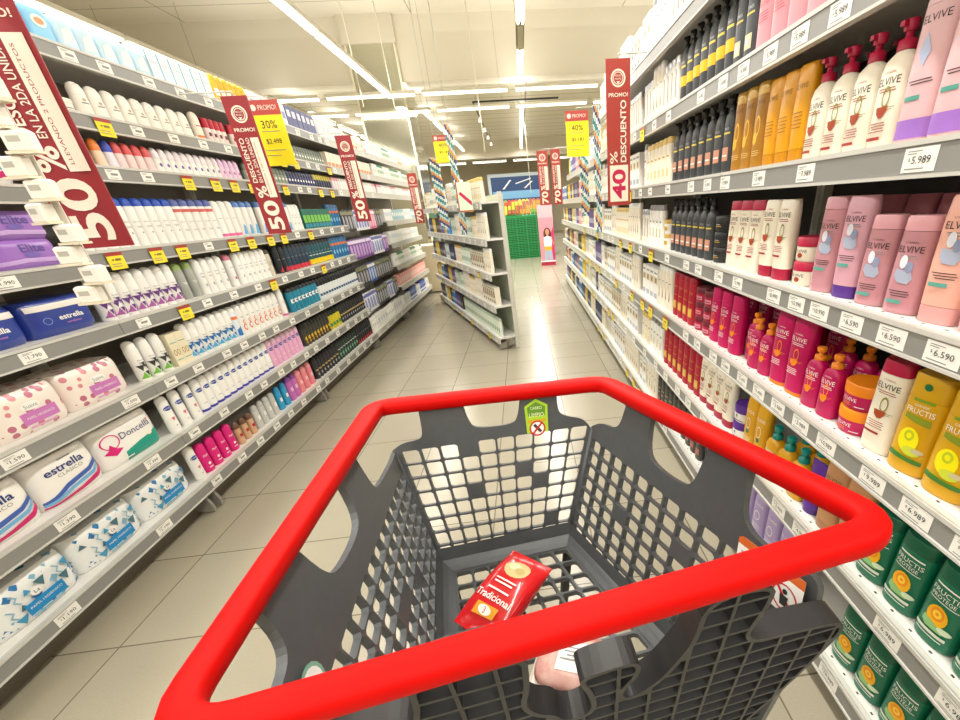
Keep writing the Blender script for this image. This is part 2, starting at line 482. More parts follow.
# price tags
PAPER, PAPY, TXT = M('#f3f1ea', .6), M('#f6df2c', .6), M('#2b2b2b', .7)
_tags = {}
def price_tag(fr, level, zlist, y, text=None, yellow=False, w=.074, h=.042, drop=0.0):
    if yellow: w, h, drop = .085, .072, .028
    k = (text, yellow, w, h)
    if k not in _tags:
        p = Proto(w / 2, 0, h); m = MB()
        m.box(-w / 2, w / 2, -.0008, 0, 0, h, PAPY if yellow else PAPER)
        if yellow: m.box(-w / 2, w / 2, -.0011, -.0008, h * .8, h, M('#a8322c'))
        el = []
        if text:
            el = [('t', '$', -w * .3, h * .52, h * .16, TXT), ('t', text, w * .06, h * .5, h * .3, TXT, w * .55)]
        else:
            el = [('r', -w * .2, h * .4, w * .3, h * .62, GY)]
        if yellow: el = [('r', -w * .26, h * .52, -w * .14, h * .62, M('#8a7a2a')), ('r', -w * .08, h * .5, w * .28, h * .64, M('#8a7a2a')), ('r', -w * .38, h * .3, w * .2, h * .34, GY), ('r', -w * .38, h * .16, w * .2, h * .2, GY)]
        else: el += [('r', -w * .38, h * .84, w * .05, h * .88, GY), ('r', -w * .38, h * .74, -w * .1, h * .78, GY), ('r', -w * .38, h * .12, w * .2, h * .17, GY)]
        flat_shapes(m, el, lambda x, z: -.0012, lift=.0002)
        p.p('price_tag', m); _tags[k] = p
    desc = ('yellow promo price tag' if yellow else 'white price tag')
    o = place(_tags[k], fr, LEVEL[level].replace('shelf', 'rail'), y, zlist[level] + .011 - drop, 'hanging_promo_tag' if yellow else 'price_tag', 'price tag', desc, depth=-.0106 if yellow else -.0046, group='price tags of the %s' % fr.side)
    if text: READ[o.name] = text

# ------------------------------------------------------------------ products of the shampoo side
def rowR(level, ys, proto, name, cat, desc, turn=.12, depth=.03, dz=0, extra='', detail=True, lev=None):
    for y in ys:
        place(proto, FR_, level, y, RZ[level] + S + dz, name, cat, desc, detail, depth, turn + random.uniform(-.04, .04), extra=extra)
def rowL(level, ys, proto, name, cat, desc, turn=-.08, depth=.03, dz=0, extra='', detail=True, zl=LZ):
    n = len(ys)
    if n > 1:
        a, b = ys[0], ys[-1]; lo, hi = a - (b - a) / (n - 1) / 2, b + (b - a) / (n - 1) / 2
        pt = 2 * proto.w + .0035; k = max(1, min(n, int((hi - lo) / pt))); st_ = (hi - lo) / k
        ys = [lo + st_ * (i + .5) for i in range(k)]
    for y in ys:
        place(proto, FL_, level, y, zl[level] + S + dz, name, cat, desc, detail, depth, turn + random.uniform(-.03, .03), extra=extra)
def ys(a, b, n): return [a + (b - a) * i / max(n - 1, 1) for i in range(n)]

LOOP, BOWL = M('#8d8a3a'), M('#a2401c')
def elv(h, w, c1, c2, loop=LOOP, bowl=BOWL, top=.74, bar=None, brand='ELVIVE'):
    zt = h * top
    e = [('t', "L'ORÉAL", 0, zt + .016, .005, c2, w * .75), ('t', brand, 0, zt, .0135, c1, w * 1.4)]
    e += lines(0, zt - .012, w * 1.2, 2, c2, .005, .0017)
    zc = h * (top - .25)
    e += [('o', w * .1, zc + .014, w * .25, .02, loop, .74)]
    e += [('p', [(-w * .42, zc - .002), (-w * .36, zc - .014), (-w * .12, zc - .023), (w * .1, zc - .022), (w * .3, zc - .012), (w * .36, zc - .002)], bowl)]
    e += [('r', w * .3, zc - .0055, w * .72, zc - .0043, loop), ('r', w * .3, zc - .0095, w * .6, zc - .0083, loop)]
    e += lines(-w * .1, zc - .031, w * 1.1, 4, c2, .0052, .0017)
    if bar: e.append(('r', -w * .75, zc - .064, w * .3, zc - .058, bar))
    return e

fgold = jar(.046, .075, W, M('#c9a24a'), .02, [('r', -.018, .02, .018, .04, GOLD)], seg=12)
# white bottles with a loop and bowl on the front, red cap
H_, w_ = .236, .038
whiteTop = flat_bottle(H_, w_, .024, IV, CRIM, .032, 'top', elv(H_, w_, INK, INKR, bar=INKR))
whiteBot = flat_bottle(H_, w_, .024, IV, CRIM, .034, 'bottom', elv(H_, w_, INK, INKR, top=.82, bar=INKR))
magTop = flat_bottle(.236, .037, .026, MAG, MAG, .05, 'top', elv(.236, .037, W, W, ORG, ORG, top=.66), band=None)
magBig = flat_bottle(.25, .042, .029, MAG, ORG, .012, 'bottom', elv(.25, .042, W, W, ORG, ORG, top=.74))
magSmall = pump_bottle(.185, .032, .024, MAG, ORG, elv(.15, .032, W, W, ORG, ORG, top=.72)[:8], shoulder=.8, head=False, neck=.4)
magJar = jar(.05, .07, MAG, ORG, .03, [('t', 'ELVIVE', -.006, .027, .010, W, .04)] + lines(-.012, .018, .026, 2, ORG) + [('r', .012, .010, .032, .012, W)])
fry = [('e', 0, .212, .008, .008, M('#0d6b3a')), ('r', -.02, .176, .022, .183, M('#7f9a1c')), ('t', 'GARNIER', 0, .168, .005, W, .03), ('t', 'FRUCTIS', 0, .155, .0125, W, .056),
       ('p', [(-.026, .146), (.026, .142), (.028, .126), (.0, .128), (-.026, .134)], M('#8e9c22')), ('e', -.004, .085, .021, .03, M('#f2e600')), ('o', -.004, .096, .010, .013, M('#b9c21c'), .55), ('e', .008, .06, .018, .012, M('#c9d43a')),
       ('e', .02, .064, .012, .006, M('#c3b894')), ('p', [(-.038, .036), (.034, .032), (.034, .042), (-.038, .047)], M('#3f7a2a'))]
fruYel = flat_bottle(.236, .0445, .033, M('#d9a60c', .35), M('#d0a012', .35), .055, 'top', fry, taper=.95)
frg = [('r', -.028, .166, .028, .170, W), ('t', 'FRUCTIS', 0, .152, .0125, W, .06), ('t', 'PROTEGE', -.002, .137, .010, W, .05), ('r', -.03, .126, .03, .128, W),
       ('e', 0, .088, .021, .029, M('#f4b40a')), ('e', 0, .094, .014, .018, M('#ef8f0c')), ('o', 0, .094, .009, .011, M('#f9cf3a'), .4), ('p', [(-.022, .075), (.016, .062), (.022, .05), (-.014, .048), (-.024, .058)], M('#8fbf7c')), ('e', .022, .062, .013, .008, M('#cfe0c0')),
       ('r', -.034, .036, .03, .044, M('#d7dccb')), ('r', -.03, .028, .026, .030, W)]
fruGrn = flat_bottle(.215, .0435, .036, GRN, M('#06583c'), .034, 'top', frg, taper=.97)
pkglass = M('#c98e98', .2, coat=.6)
sil = [('p', [(-.018, .07), (-.02, .055), (-.01, .042), (.012, .04), (.02, .052), (.014, .066)], M('#aab2c8')), ('e', -.006, .085, .008, .014, M('#dfe3ee')), ('e', .008, .075, .008, .012, M('#8c96b4'))]
def pinkel(h, w, z): return [('t', "L'ORÉAL", 0, z + .014, .0045, INK, w * .7), ('t', 'ELVIVE', 0, z, .013, INK, w * 1.35)] + lines(0, z - .012, w, 2, GY) + [(k[0], [(x, q + z - .11) for x, q in k[1]], k[2]) if k[0] == 'p' else (k[0], k[1], k[2] + z - .11, *k[3:]) for k in sil] + lines(0, z - .085, w * 1.2, 3, INK, .005, .0016) + [('r', -w * .6, z - .112, w * .3, z - .104, M('#5fa89c'))]
pinkClr = flat_bottle(.2, .038, .026, pkglass, M('#e7a9b4', .3), .03, 'top', pinkel(.2, .038, .135))
pinkTall = flat_bottle(.24, .038, .026, pkglass, M('#d9a0ac', .3), .03, 'top', pinkel(.24, .038, .17))
pinkCon = flat_bottle(.24, .037, .024, M('#d8a4b4'), PUR, .03, 'bottom', pinkel(.24, .037, .19))
peach = flat_bottle(.236, .04, .026, M('#eeb3a2'), M('#e4a6a4'), .034, 'bottom', pinkel(.236, .04, .185))
pinkDark = flat_bottle(.236, .037, .024, M('#a86472'), M('#9c5a68'), .03, 'bottom', [('t', 'ELVIVE', 0, .19, .012, INK, .05)])
jarWhite = jar(.045, .068, IV, CRIM, .026, [('t', 'ELVIVE', 0, .03, .009, INK, .042), ('e', 0, .018, .01, .007, BOWL)])
jarBlack = jar(.043, .06, M('#2b2b2d'), M('#222224'), .022, [('r', -.02, .02, .02, .023, GOLD), ('r', -.012, .027, .016, .03, SIL)])
blkA = [('r', -.02, .142, .02, .146, M('#d8b93a')), ('t', 'TRESemmé', 0, .155, .007, SIL, .04)]
black = flat_bottle(.235, .031, .021, M('#3d4044'), M('#2a2c30'), .045, 'top', [('t', 'TRES', 0, .14, .008, SIL, .03), ('r', -.02, .122, .02, .127, M('#d9c14a')), ('r', -.018, .032, .018, .072, M('#d9c9a0')), ('r', -.012, .045, .012, .06, SIL)])
blackP = pump_bottle(.252, .032, .022, M('#3d4044'), BK, [('t', 'TRES', 0, .145, .008, SIL, .034), ('r', -.022, .128, .022, .134, M('#d9c14a')), ('r', -.02, .04, .02, .085, M('#c98f74')), ('r', -.016, .055, .016, .06, W)], shoulder=.8)
blackY = pump_bottle(.245, .030, .021, M('#44474b'), BK, [('t', 'TRES', 0, .15, .008, SIL, .03), ('r', -.022, .132, .022, .14, M('#d9c14a')), ('r', -.027, .062, .027, .1, M('#f2b90c'))], shoulder=.82)
blackS = flat_bottle(.215, .028, .02, M('#4a4842'), M('#33312c'), .03, 'top', [('r', -.02, .13, .02, .137, M('#a9a36a')), ('r', -.018, .035, .018, .07, M('#b06a66')), ('r', -.014, .1, .014, .106, SIL)])
boxPink = flat_bottle(.25, .040, .028, M('#e8929c'), M('#e8929c'), .02, 'top', [('t', 'NATURA', 0, .12, .012, M('#b04a5c'), .05)] + lines(0, .1, .05, 4, M('#b85a68'), .007, .002) + [('r', -.03, .16, .03, .163, M('#c06070'))])
gold = flat_bottle(.238, .034, .024, M('#a8741c', .3), M('#d0a33c', .3), .034, 'top', [('t', 'ELVIVE', 0, .185, .012, M('#6d4208'), .045), ('o', .002, .12, .012, .03, M('#f0b93a'), .75), ('e', -.006, .085, .011, .018, M('#f2b632'))] + lines(0, .05, .045, 3, M('#e8c47a'), .006, .002))
goldO = flat_bottle(.23, .034, .024, M('#dc9a06', .35), M('#c98804', .35), .03, 'bottom', [('t', 'ELVIVE', 0, .18, .012, M('#7d5208'), .045)] + lines(0, .12, .04, 5, M('#8d5c08'), .009, .002))
wpump = pump_bottle(.222, .038, .026, IV, CRIM, elv(.172, .036, INK, INKR, top=.70, bar=INKR), shoulder=.77, neck=.36)
pinkBig = flat_bottle(.25, .038, .026, M('#e2b7bb'), M('#e8c4c8'), .03, 'top', [('t', 'ELVIVE', 0, .2, .012, INK, .05), ('p', [(-.018, .15), (-.008, .18), (.006, .15), (-.004, .125)], M('#b6c0e0')), ('r', -.026, .072, .006, .08, M('#4e9c8e')), ('r', -.034, .006, .034, .04, M('#9a6bc0'))] + lines(0, .105, .046, 2, INK))
yelB = flat_bottle(.225, .034, .025, M('#dda413'), M('#d39a12'), .03, 'bottom', [('t', 'ELVIVE', 0, .17, .012, W, .045), ('o', 0, .12, .012, .024, W, .85), ('e', 0, .085, .009, .01, M('#3c7a52'))] + lines(0, .06, .04, 4, W, .006, .0018))
yelP = pump_bottle(.185, .036, .028, M('#dfa412'), M('#00877a'), [('t', 'ELVIVE', 0, .09, .010, W, .045)] + lines(0, .07, .04, 2, W), shoulder=.74, neck=.4, head=False)
purT = tube_up(.18, .034, M('#5b2a94'), M('#4a2280'), [('t', 'ELVIVE', 0, .11, .010, W, .045)])
tanB = flat_bottle(.24, .041, .028, M('#b98558'), M('#a87448'), .03, 'bottom', [('t', 'ELVIVE', 0, .185, .013, M('#6d4526'), .052)] + lines(0, .16, .05, 2, M('#e2c7a4')))
jarPur = jar(.046, .076, W, PUR, .034, [('r', -.005, .024, .005, .036, GY), ('r', -.03, .008, .03, .011, PUR)])
redB = flat_bottle(.232, .034, .024, M('#b00c2e'), M('#a00a28'), .03, 'top', [('t', 'TRES', 0, .16, .010, GOLD, .036), ('r', -.022, .04, .018, .085, GOLD), ('r', -.018, .045, .014, .08, M('#d9b45a')), ('r', -.02, .115, .02, .118, GOLD)])
jarRed = jar(.042, .068, M('#b3123c'), M('#6d1a2c'), .026, [('r', -.026, .012, .026, .03, M('#e08aa0')), ('r', -.02, .018, .02, .021, DRD)])
lilB = flat_bottle(.23, .038, .027, M('#b9a6d8'), M('#9d87c4'), .03, 'bottom', [('t', 'ELVIVE', 0, .18, .012, W, .05), ('o', 0, .13, .016, .022, W, .8)] + lines(0, .09, .05, 4, W, .006, .0018))

B_ = 'bottle'
# bottom shelf
rowR(0, [.32, .41, .50, .59, .68], fruGrn, 'shampoo_bottle', B_, 'green rounded shampoo bottle with orange fruit print')
rowR(0, ys(1.0, 1.64, 8), lilB, 'conditioner_bottle', B_, 'lilac conditioner bottle with white loop print')
rowR(0, ys(1.78, 2.46, 10), blackS, 'shampoo_bottle', B_, 'slim dark olive bottle with pale bands')
# second shelf
rowR(1, [.325, .418, .511, .604, .695], fruGrn, 'shampoo_bottle', B_, 'green rounded shampoo bottle with orange fruit print')
rowR(1, [.785, .87], tanB, 'conditioner_bottle', B_, 'tan conditioner bottle with brown lettering')
rowR(1, [.952], purT, 'cream_tube', 'tube', 'purple squeeze tube standing on its cap beside tan bottles')
rowR(1, [1.028, 1.104, 1.18], yelP, 'styling_cream_bottle', B_, 'yellow bottle with teal nozzle top')
rowR(1, [1.05, 1.13], yelP, 'styling_cream_bottle', B_, 'yellow bottle with teal nozzle top', depth=.11, extra='second row deep')
rowR(1, [1.26, 1.336], yelB, 'conditioner_bottle', B_, 'plain yellow conditioner bottle with white script')
for k in (0, 1): rowR(1, [1.432], jarPur, 'cream_jar', 'jar', 'white cream jar with purple lid, %s of two stacked' % ('lower', 'upper')[k], dz=k * .0767)
rowR(1, [1.53, 1.615, 1.70, 1.785], whiteBot, 'conditioner_bottle', B_, 'ivory bottle with brown bowl print')
rowR(1, ys(1.865, 2.36, 7), redB, 'shampoo_bottle', B_, 'crimson shampoo bottle with gold square')
# third shelf
rowR(2, [.515, .61, .702], fruYel, 'shampoo_bottle', B_, 'mustard yellow shampoo bottle with banana print', turn=.2)
rowR(2, [.79], whiteTop, 'shampoo_bottle', B_, 'ivory bottle with red cap between yellow bottles and orange jars', turn=.2)
for k in (0, 1): rowR(2, [.888], magJar, 'hair_mask_jar', 'jar', 'magenta jar with orange lid, %s of two stacked' % ('lower', 'upper')[k], dz=k * .0716, turn=.2)
rowR(2, [.978, 1.05], magSmall, 'styling_cream_bottle', B_, 'small magenta bottle with orange nozzle')
rowR(2, [.83, .93, 1.01, 1.09], magSmall, 'styling_cream_bottle', B_, 'small magenta bottle with orange nozzle', depth=.15, extra='second row deep', dz=0)
rowR(2, [1.135, 1.226], magBig, 'conditioner_bottle', B_, 'large magenta bottle with orange base')
rowR(2, [1.312, 1.385], magSmall, 'styling_cream_bottle', B_, 'small magenta bottle with orange nozzle')
rowR(2, [1.46], magSmall, 'styling_cream_bottle', B_, 'small magenta bottle with orange nozzle', depth=.06)
rowR(2, [1.545, 1.64, 1.735], magTop, 'shampoo_bottle', B_, 'slim all magenta shampoo bottle')
for y in (1.825, 1.922):
    for k in range(3): rowR(2, [y], jarRed, 'hair_mask_jar', 'jar', 'crimson jar with maroon lid, %s of three stacked' % ('bottom', 'middle', 'top')[k], dz=k * .0687)
rowR(2, [2.01, 2.085, 2.16, 2.235], redB, 'shampoo_bottle', B_, 'crimson shampoo bottle with gold square')
rowR(2, ys(1.2, 1.75, 6), magTop, 'shampoo_bottle', B_, 'slim all magenta shampoo bottle', depth=.2, extra='second row deep')
# fourth shelf
rowR(3, [.655, .745], peach, 'conditioner_bottle', B_, 'peach bottle with silver flower print', turn=.22)
rowR(3, [.835, .925], pinkClr, 'shampoo_bottle', B_, 'short clear pink bottle with silver flower print', turn=.2)
rowR(3, [1.013], pinkCon, 'conditioner_bottle', B_, 'pink conditioner bottle with purple base', turn=.2)
rowR(3, [1.10], pinkTall, 'shampoo_bottle', B_, 'tall clear pink bottle beside the white jars', turn=.2)
rowR(3, [.70, .785, .87, .955, 1.04], pinkDark, 'conditioner_bottle', B_, 'dusky pink conditioner bottle', depth=.13, extra='second row deep')
for k in (0, 1): rowR(3, [1.20], jarWhite, 'hair_mask_jar', 'jar', 'ivory jar with crimson lid, %s of two stacked' % ('lower', 'upper')[k], dz=k * .0687)
rowR(3, [1.16], whiteBot, 'conditioner_bottle', B_, 'ivory bottle standing behind the stacked jars', depth=.13)
rowR(3, [1.31, 1.395], whiteBot, 'conditioner_bottle', B_, 'ivory bottle with crimson base')
rowR(3, [1.48, 1.56, 1.64], whiteTop, 'shampoo_bottle', B_, 'ivory bottle with crimson cap')
for k in range(3): rowR(3, [1.775], jarBlack, 'hair_mask_jar', 'jar', 'black jar with gold line, %s of three stacked' % ('bottom', 'middle', 'top')[k], dz=k * .0607)
rowR(3, ys(1.865, 2.325, 7), blackP, 'shampoo_bottle', B_, 'charcoal bottle with black pump')
for k in (0, 1): rowR(3, [2.45], fgold, 'hair_mask_jar', 'jar', 'white jar with gold lid beside charcoal bottles, %s of two' % ('lower', 'upper')[k], dz=k * .0757, detail=False)
# fifth shelf
rowR(4, [.76, .84, .92], pinkBig, 'conditioner_bottle', B_, 'pale pink bottle with violet band at the base', turn=.2)
rowR(4, [1.0, 1.08, 1.16, 1.24], wpump, 'cream_bottle', B_, 'ivory bottle with crimson pump', turn=.1)
rowR(4, [1.04, 1.12, 1.2], wpump, 'cream_bottle', B_, 'ivory bottle with crimson pump', turn=.1, depth=.12, extra='second row deep')
rowR(4, [1.318, 1.390, 1.462], goldO, 'conditioner_bottle', B_, 'opaque golden conditioner bottle')
rowR(4, [1.536, 1.608, 1.68], gold, 'shampoo_bottle', B_, 'amber bottle with gold cap')
rowR(4, ys(1.765, 2.34, 8), blackP, 'shampoo_bottle', B_, 'charcoal bottle with black pump')
rowR(4, ys(1.76, 2.3, 7), blackP, 'shampoo_bottle', B_, 'charcoal bottle with black pump', depth=.12, extra='second row deep')
# sixth shelf
rowR(5, ys(1.06, 1.58, 7), boxPink, 'shampoo_bottle', B_, 'tall rose pink bottle with fine lettering')
rowR(5, [1.665, 1.74], black, 'shampoo_bottle', B_, 'tall black bottle with flat cap')
rowR(5, ys(1.815, 2.28, 7), blackY, 'shampoo_bottle', B_, 'charcoal bottle with yellow band')
rowR(5, ys(1.66, 2.2, 7), blackP, 'shampoo_bottle', B_, 'charcoal bottle with black pump', depth=.12, extra='second row deep')

# generic lower detail products for the far parts of the runs
def far_bottle(h, w, d, c1, c2, els=(), caph=.03, at='top'): return flat_bottle(h, w, d, c1, c2, caph, at, els, seg=10)
mk = lambda c, z0=.05, z1=.1, x=.018: [('r', -x, z0, x, z1, c)]
fw1 = far_bottle(.225, .030, .022, W, GY, [('r', -.015, .13, .015, .14, GY), ('r', -.012, .05, .012, .1, M('#d6cba8'))])
fw2 = far_bottle(.24, .028, .021, M('#f2ead8'), W, [('p', [(-.008, .06), (.0, .12), (.008, .06), (.0, .045)], M('#8a6a4a')), ('r', -.015, .15, .015, .155, GY)])
fw3 = far_bottle(.21, .033, .024, IV, M('#d9b96a'), [('r', -.02, .12, .02, .128, GOLD), ('r', -.02, .03, .02, .07, M('#e8d7a8'))])
fw4 = far_bottle(.2, .026, .02, M('#e9e6dc'), SIL, [('r', -.006, .04, .006, .15, M('#9a8a72'))])
fbx = carton(.04, .03, .2, W, [('r', -.03, .11, .03, .15, M('#cdb98a')), ('e', 0, .13, .012, .014, M('#8a6a48')), ('r', -.03, .02, .03, .05, M('#b4bcc8')), ('r', -.03, .17, .03, .18, GY)])
fbx2 = carton(.035, .03, .19, M('#eae4d2'), [('r', -.028, .08, .028, .16, M('#cdbf9c')), ('e', 0, .115, .02, .032, M('#5d4332')), ('e', 0, .118, .011, .016, M('#d8a888')), ('r', -.02, .03, .02, .05, M('#7a6a56')), ('r', -.024, .168, .024, .178, M('#8a7a5c'))])
fpur, fblu, fnav, fyl, fdk, fgr, fpk, ftl, fbr = (far_bottle(.2, .034, .026, M(c), M(e), mk(M(g))) for c, e, g in (
    ('#6d5a94', '#4e4270', '#d9d2e6'), ('#3f86c4', '#e8eef2', '#f0f4f6'), ('#3c4468', '#2a2f4a', '#c2c7d6'), ('#e2bf3a', '#c09a1c', '#f6eec0'),
    ('#45433f', '#2d2c2a', '#b5ae98'), ('#7fae6a', '#e6ead8', '#f0f2e2'), ('#dd9a9c', '#f2e6e0', '#f6e6e0'), ('#2f8b92', '#e0ece8', '#e6f0ea'), ('#a57c54', '#7c5a3a', '#e8d8b8')))
WHITE_R = [('lotion_bottle', B_, 'slim white bottle with grey cap', fw1), ('hair_oil_bottle', B_, 'slim cream bottle with brown drop', fw2), ('conditioner_bottle', B_, 'ivory bottle with gold cap', fw3),
           ('serum_bottle', B_, 'narrow white bottle with silver cap', fw4), ('hair_dye_carton', 'carton', 'white carton with beige panel', fbx)]
DYE = [('hair_dye_carton', 'carton', 'white carton with beige panel', fbx), ('hair_dye_carton', 'carton', 'cream carton with brown portrait', fbx2), ('hair_oil_bottle', B_, 'slim cream bottle with brown drop', fw2)]
COLR = [('hair_rinse_bottle', B_, 'muted purple bottle', fpur), ('hair_tonic_bottle', B_, 'dark navy bottle', fnav), ('hair_rinse_bottle', B_, 'blue bottle with pale cap', fblu), ('shampoo_bottle', B_, 'yellow bottle with white patch', fyl),
        ('hair_tonic_bottle', B_, 'dark brown bottle', fdk), ('hair_dye_carton', 'carton', 'cream carton with brown portrait', fbx2), ('hair_rinse_bottle', B_, 'pink bottle with pale cap', fpk), ('hair_tonic_bottle', B_, 'caramel bottle with brown cap', fbr)]
def fill(fr, level, z, y0, y1, kinds, run=(3, 7), depth=.03, gap=.007, detail=False):
    y = y0; last = None
    while y < y1:
        k = random.choice([q for q in kinds if q is not last] or kinds); last = k
        n = random.randint(*run); p = k[3]
        for i in range(n):
            if y + 2 * p.w > y1: y = y1; break
            place(p, fr, level, y + p.w, z, k[0], k[1], k[2], detail, depth)
            y += 2 * p.w + gap
for li, y0 in ((0, 2.52), (1, 2.43), (2, 2.30), (3, 2.51), (4, 2.42), (5, 2.34)):
    z = RZ[li] + S
    fill(FR_, li, z, y0, 2.98, WHITE_R[:4] if li > 2 else WHITE_R)
    fill(FR_, li, z, 3.02, 4.38, DYE if li in (1, 2) else WHITE_R)
    fill(FR_, li, z, 4.42, 5.78, WHITE_R + COLR[:2] if li < 4 else WHITE_R, (2, 6))
    fill(FR_, li, z, 5.82, 7.18, COLR, (2, 5))
    if li < 5: fill(FR_, li, z, 7.22, 8.55, COLR, (2, 5))
fill(FR_, 6, RZ[6] + S, 1.72, 2.98, DYE + WHITE_R[:1], (3, 6)); fill(FR_, 6, RZ[6] + S, 3.02, 4.38, DYE, (3, 6))

# tags of the shampoo side
for li, L in ((1, [(.385, '4.563'), (.50, '6.989'), (.645, '9.989')]),):
    pass
for y, t in ((.60, '6.989'), (.48, '4.563'), (.72, '9.989'), (.885, '10.989'), (1.0, '2.989'), (1.12, '3.989'), (1.24, '5.490'), (1.36, '5.490'), (1.5, '4.989'), (1.62, '4.989'), (1.8, '3.490'), (1.95, '3.490')): price_tag(FR_, 2, RZ, y, t)
for y, t in ((.66, '6.590'), (.78, '6.590'), (.90, '6.590'), (1.02, '10.990'), (1.12, '10.990'), (1.24, '8.990'), (1.48, '5.990'), (1.64, '5.990'), (1.85, '4.490'), (2.0, '4.490')): price_tag(FR_, 3, RZ, y, t)
for y, t in ((.70, '5.989'), (.83, '5.989'), (1.18, '7.989'), (1.42, '3.989'), (1.66, '3.989'), (1.82, '3.490'), (2.0, '3.490')): price_tag(FR_, 4, RZ, y, t)
for y, t in ((.39, '6.989'), (.56, '6.989'), (.90, '4.989'), (1.02, '2.989'), (1.25, '2.989'), (1.5, '3.490'), (1.66, '3.490'), (1.86, '3.490'), (2.02, '3.490')): price_tag(FR_, 1, RZ, y, t)
for y, t in ((.46, '10.989'), (.66, '10.989'), (1.2, '3.989'), (1.5, '3.989')): price_tag(FR_, 0, RZ, y, t)
for y, t in ((1.15, '5.989'), (1.3, '5.989'), (1.44, '5.989'), (1.6, '4.490'), (1.75, '4.490'), (1.95, '4.490')): price_tag(FR_, 5, RZ, y, t)
for li in range(6):
    y = 2.2 + .03 * li
    while y < 5.6:
        yel = random.random() < .4
        price_tag(FR_, li, RZ, y, None, yel, drop=.012 if yel else 0); y += random.uniform(.18, .34)

# ------------------------------------------------------------------ products of the deodorant side
r_ = .0245
def tri(c1, c2, h=.185, low=.046, n=3):
    e = [('t', 'Rexona', 0, h * .56, .007, GY, .03)] + lines(0, h * .5, .03, 2, M('#3a3d58'))
    for i in range(2):
        x = -.0135 + .027 * i
        e.append(('p', [(x - .0125, low + .034), (x + .0125, low + .034), (x, low + .004)], c1))
        e.append(('p', [(x - .0125, low - .032), (x + .0125, low - .032), (x, low + .0)], c2))
    e.append(('p', [(-.008, low + .045), (.008, low + .045), (0, low + .018)], c1)); e.append(('p', [(-.009, low + .002), (.009, low + .002), (0, low - .022)], c1))
    return e
canTriP = can(.185, r_, W, W, elems=tri(M('#6a3d86'), M('#b060a8')))
canTriG = can(.185, r_, W, W, elems=tri(M('#3b3f3a'), M('#7ac143')))
canTriB = can(.185, r_, W, W, elems=tri(M('#1d6fb4'), M('#4fb0dc')))
canGrey = can(.18, .023, M('#a7aba4'), M('#9cb56a'), elems=lines(0, .09, .03, 3, W))
canW = can(.185, .0235, W, W, elems=[('t', 'DOVE', 0, .115, .008, M('#44548c'), .026), ('e', 0, .05, .007, .009, SIL)] + lines(0, .1, .03, 2, GY))
canPk = can(.185, .0235, W, M('#e58aa2'), elems=[('t', 'DOVE', 0, .115, .008, M('#44548c'), .026), ('e', 0, .05, .008, .009, M('#c73a5c'))])
canBl = can(.205, r_, W, M('#2b53b8'), elems=[('t', 'BALANCE', 0, .11, .006, GY, .034)] + lines(0, .09, .03, 2, GY) + [('e', 0, .06, .004, .004, GY)])
canRd = can(.205, r_, W, M('#5a68a8'), elems=[('r', -.03, .15, .03, .166, M('#d66a62')), ('t', 'BALANCE', 0, .1, .006, GY, .034)] + lines(0, .06, .03, 2, GY))
canPkB = can(.2, r_, W, W, elems=[('t', 'BALANCE', 0, .11, .006, GY, .034), ('r', -.03, .004, .03, .02, M('#e26aa0'))])
canLB = can(.2, r_, W, M('#5d86c4'), elems=[('p', [(-.02, .004), (.02, .004), (.02, .05), (-.01, .07)], M('#6fb2e0'))])
canOr = can(.185, r_, W, W, elems=[('o', 0, .05, .015, .022, M('#e8703a'), .6), ('o', .002, .085, .012, .012, M('#e8703a'), .6)] + lines(0, .12, .03, 2, GY))
canOB = can(.185, r_, M('#e9eef6'), W, elems=[('p', [(-.02, .01), (.022, .01), (.012, .07), (-.018, .05)], M('#2a78be')), ('r', -.025, .115, .025, .135, M('#e8853a'))])
canGld = carton(.026, .022, .17, M('#e9dfc2'), [('t', '00', 0, .07, .035, M('#b08c3e'), .04), ('r', -.02, .03, .02, .034, M('#6aa8a0')), ('r', -.02, .12, .02, .124, M('#6aa8a0'))])
canBeg = can(.18, r_, M('#d9cfbc'), M('#5a4a40'), elems=lines(0, .1, .034, 5, GY))
canDk = can(.19, r_, M('#23272d'), M('#1b1d22'), elems=[('t', 'MEN', 0, .1, .010, SIL, .028), ('p', [(-.02, .01), (.02, .01), (.0, .05)], M('#c22b3a'))])
canDkY = can(.19, r_, M('#1f5560'), M('#20242a'), elems=[('t', 'MEN', 0, .1, .008, SIL, .028), ('r', -.028, .003, .028, .045, M('#e5c71c')), ('r', -.02, .075, .02, .08, W)])
canDkR = can(.19, r_, M('#2a3f52'), M('#20242a'), elems=[('t', 'MEN', 0, .1, .008, SIL, .028), ('r', -.028, .003, .028, .035, M('#cf2f46'))])
canBO = can(.19, .026, M('#2b72a4'), M('#2f5f8a'), elems=[('r', -.03, .12, .03, .14, M('#e0763a')), ('e', 0, .06, .014, .02, M('#8fc0dc'))])
canTl = can(.18, .026, M('#1f86a4'), M('#1d2226'), elems=[('r', -.02, .07, .02, .1, W), ('e', 0, .085, .01, .008, M('#1f6a9a'))])
canBW = can(.18, .025, M('#e3e6e8'), M('#191b1e'), elems=[('r', -.02, .03, .02, .05, M('#2a5a80'))], caph=.07)
canBY = can(.18, r_, M('#3a3830'), M('#26251f'), elems=[('e', 0, .06, .015, .018, M('#d8b22c')), ('e', 0, .03, .012, .01, M('#c78a2a'))], caph=.05)
canYG = can(.18, r_, M('#d0c024'), M('#1d2b22'), elems=[('r', -.02, .03, .02, .06, M('#2f8a4a'))], caph=.06)
canBd = can(.18, r_, M('#2b2a30'), M('#1a1a1d'), elems=[('r', -.02, .07, .02, .085, M('#b8a26a')), ('e', 0, .04, .012, .012, SIL)])
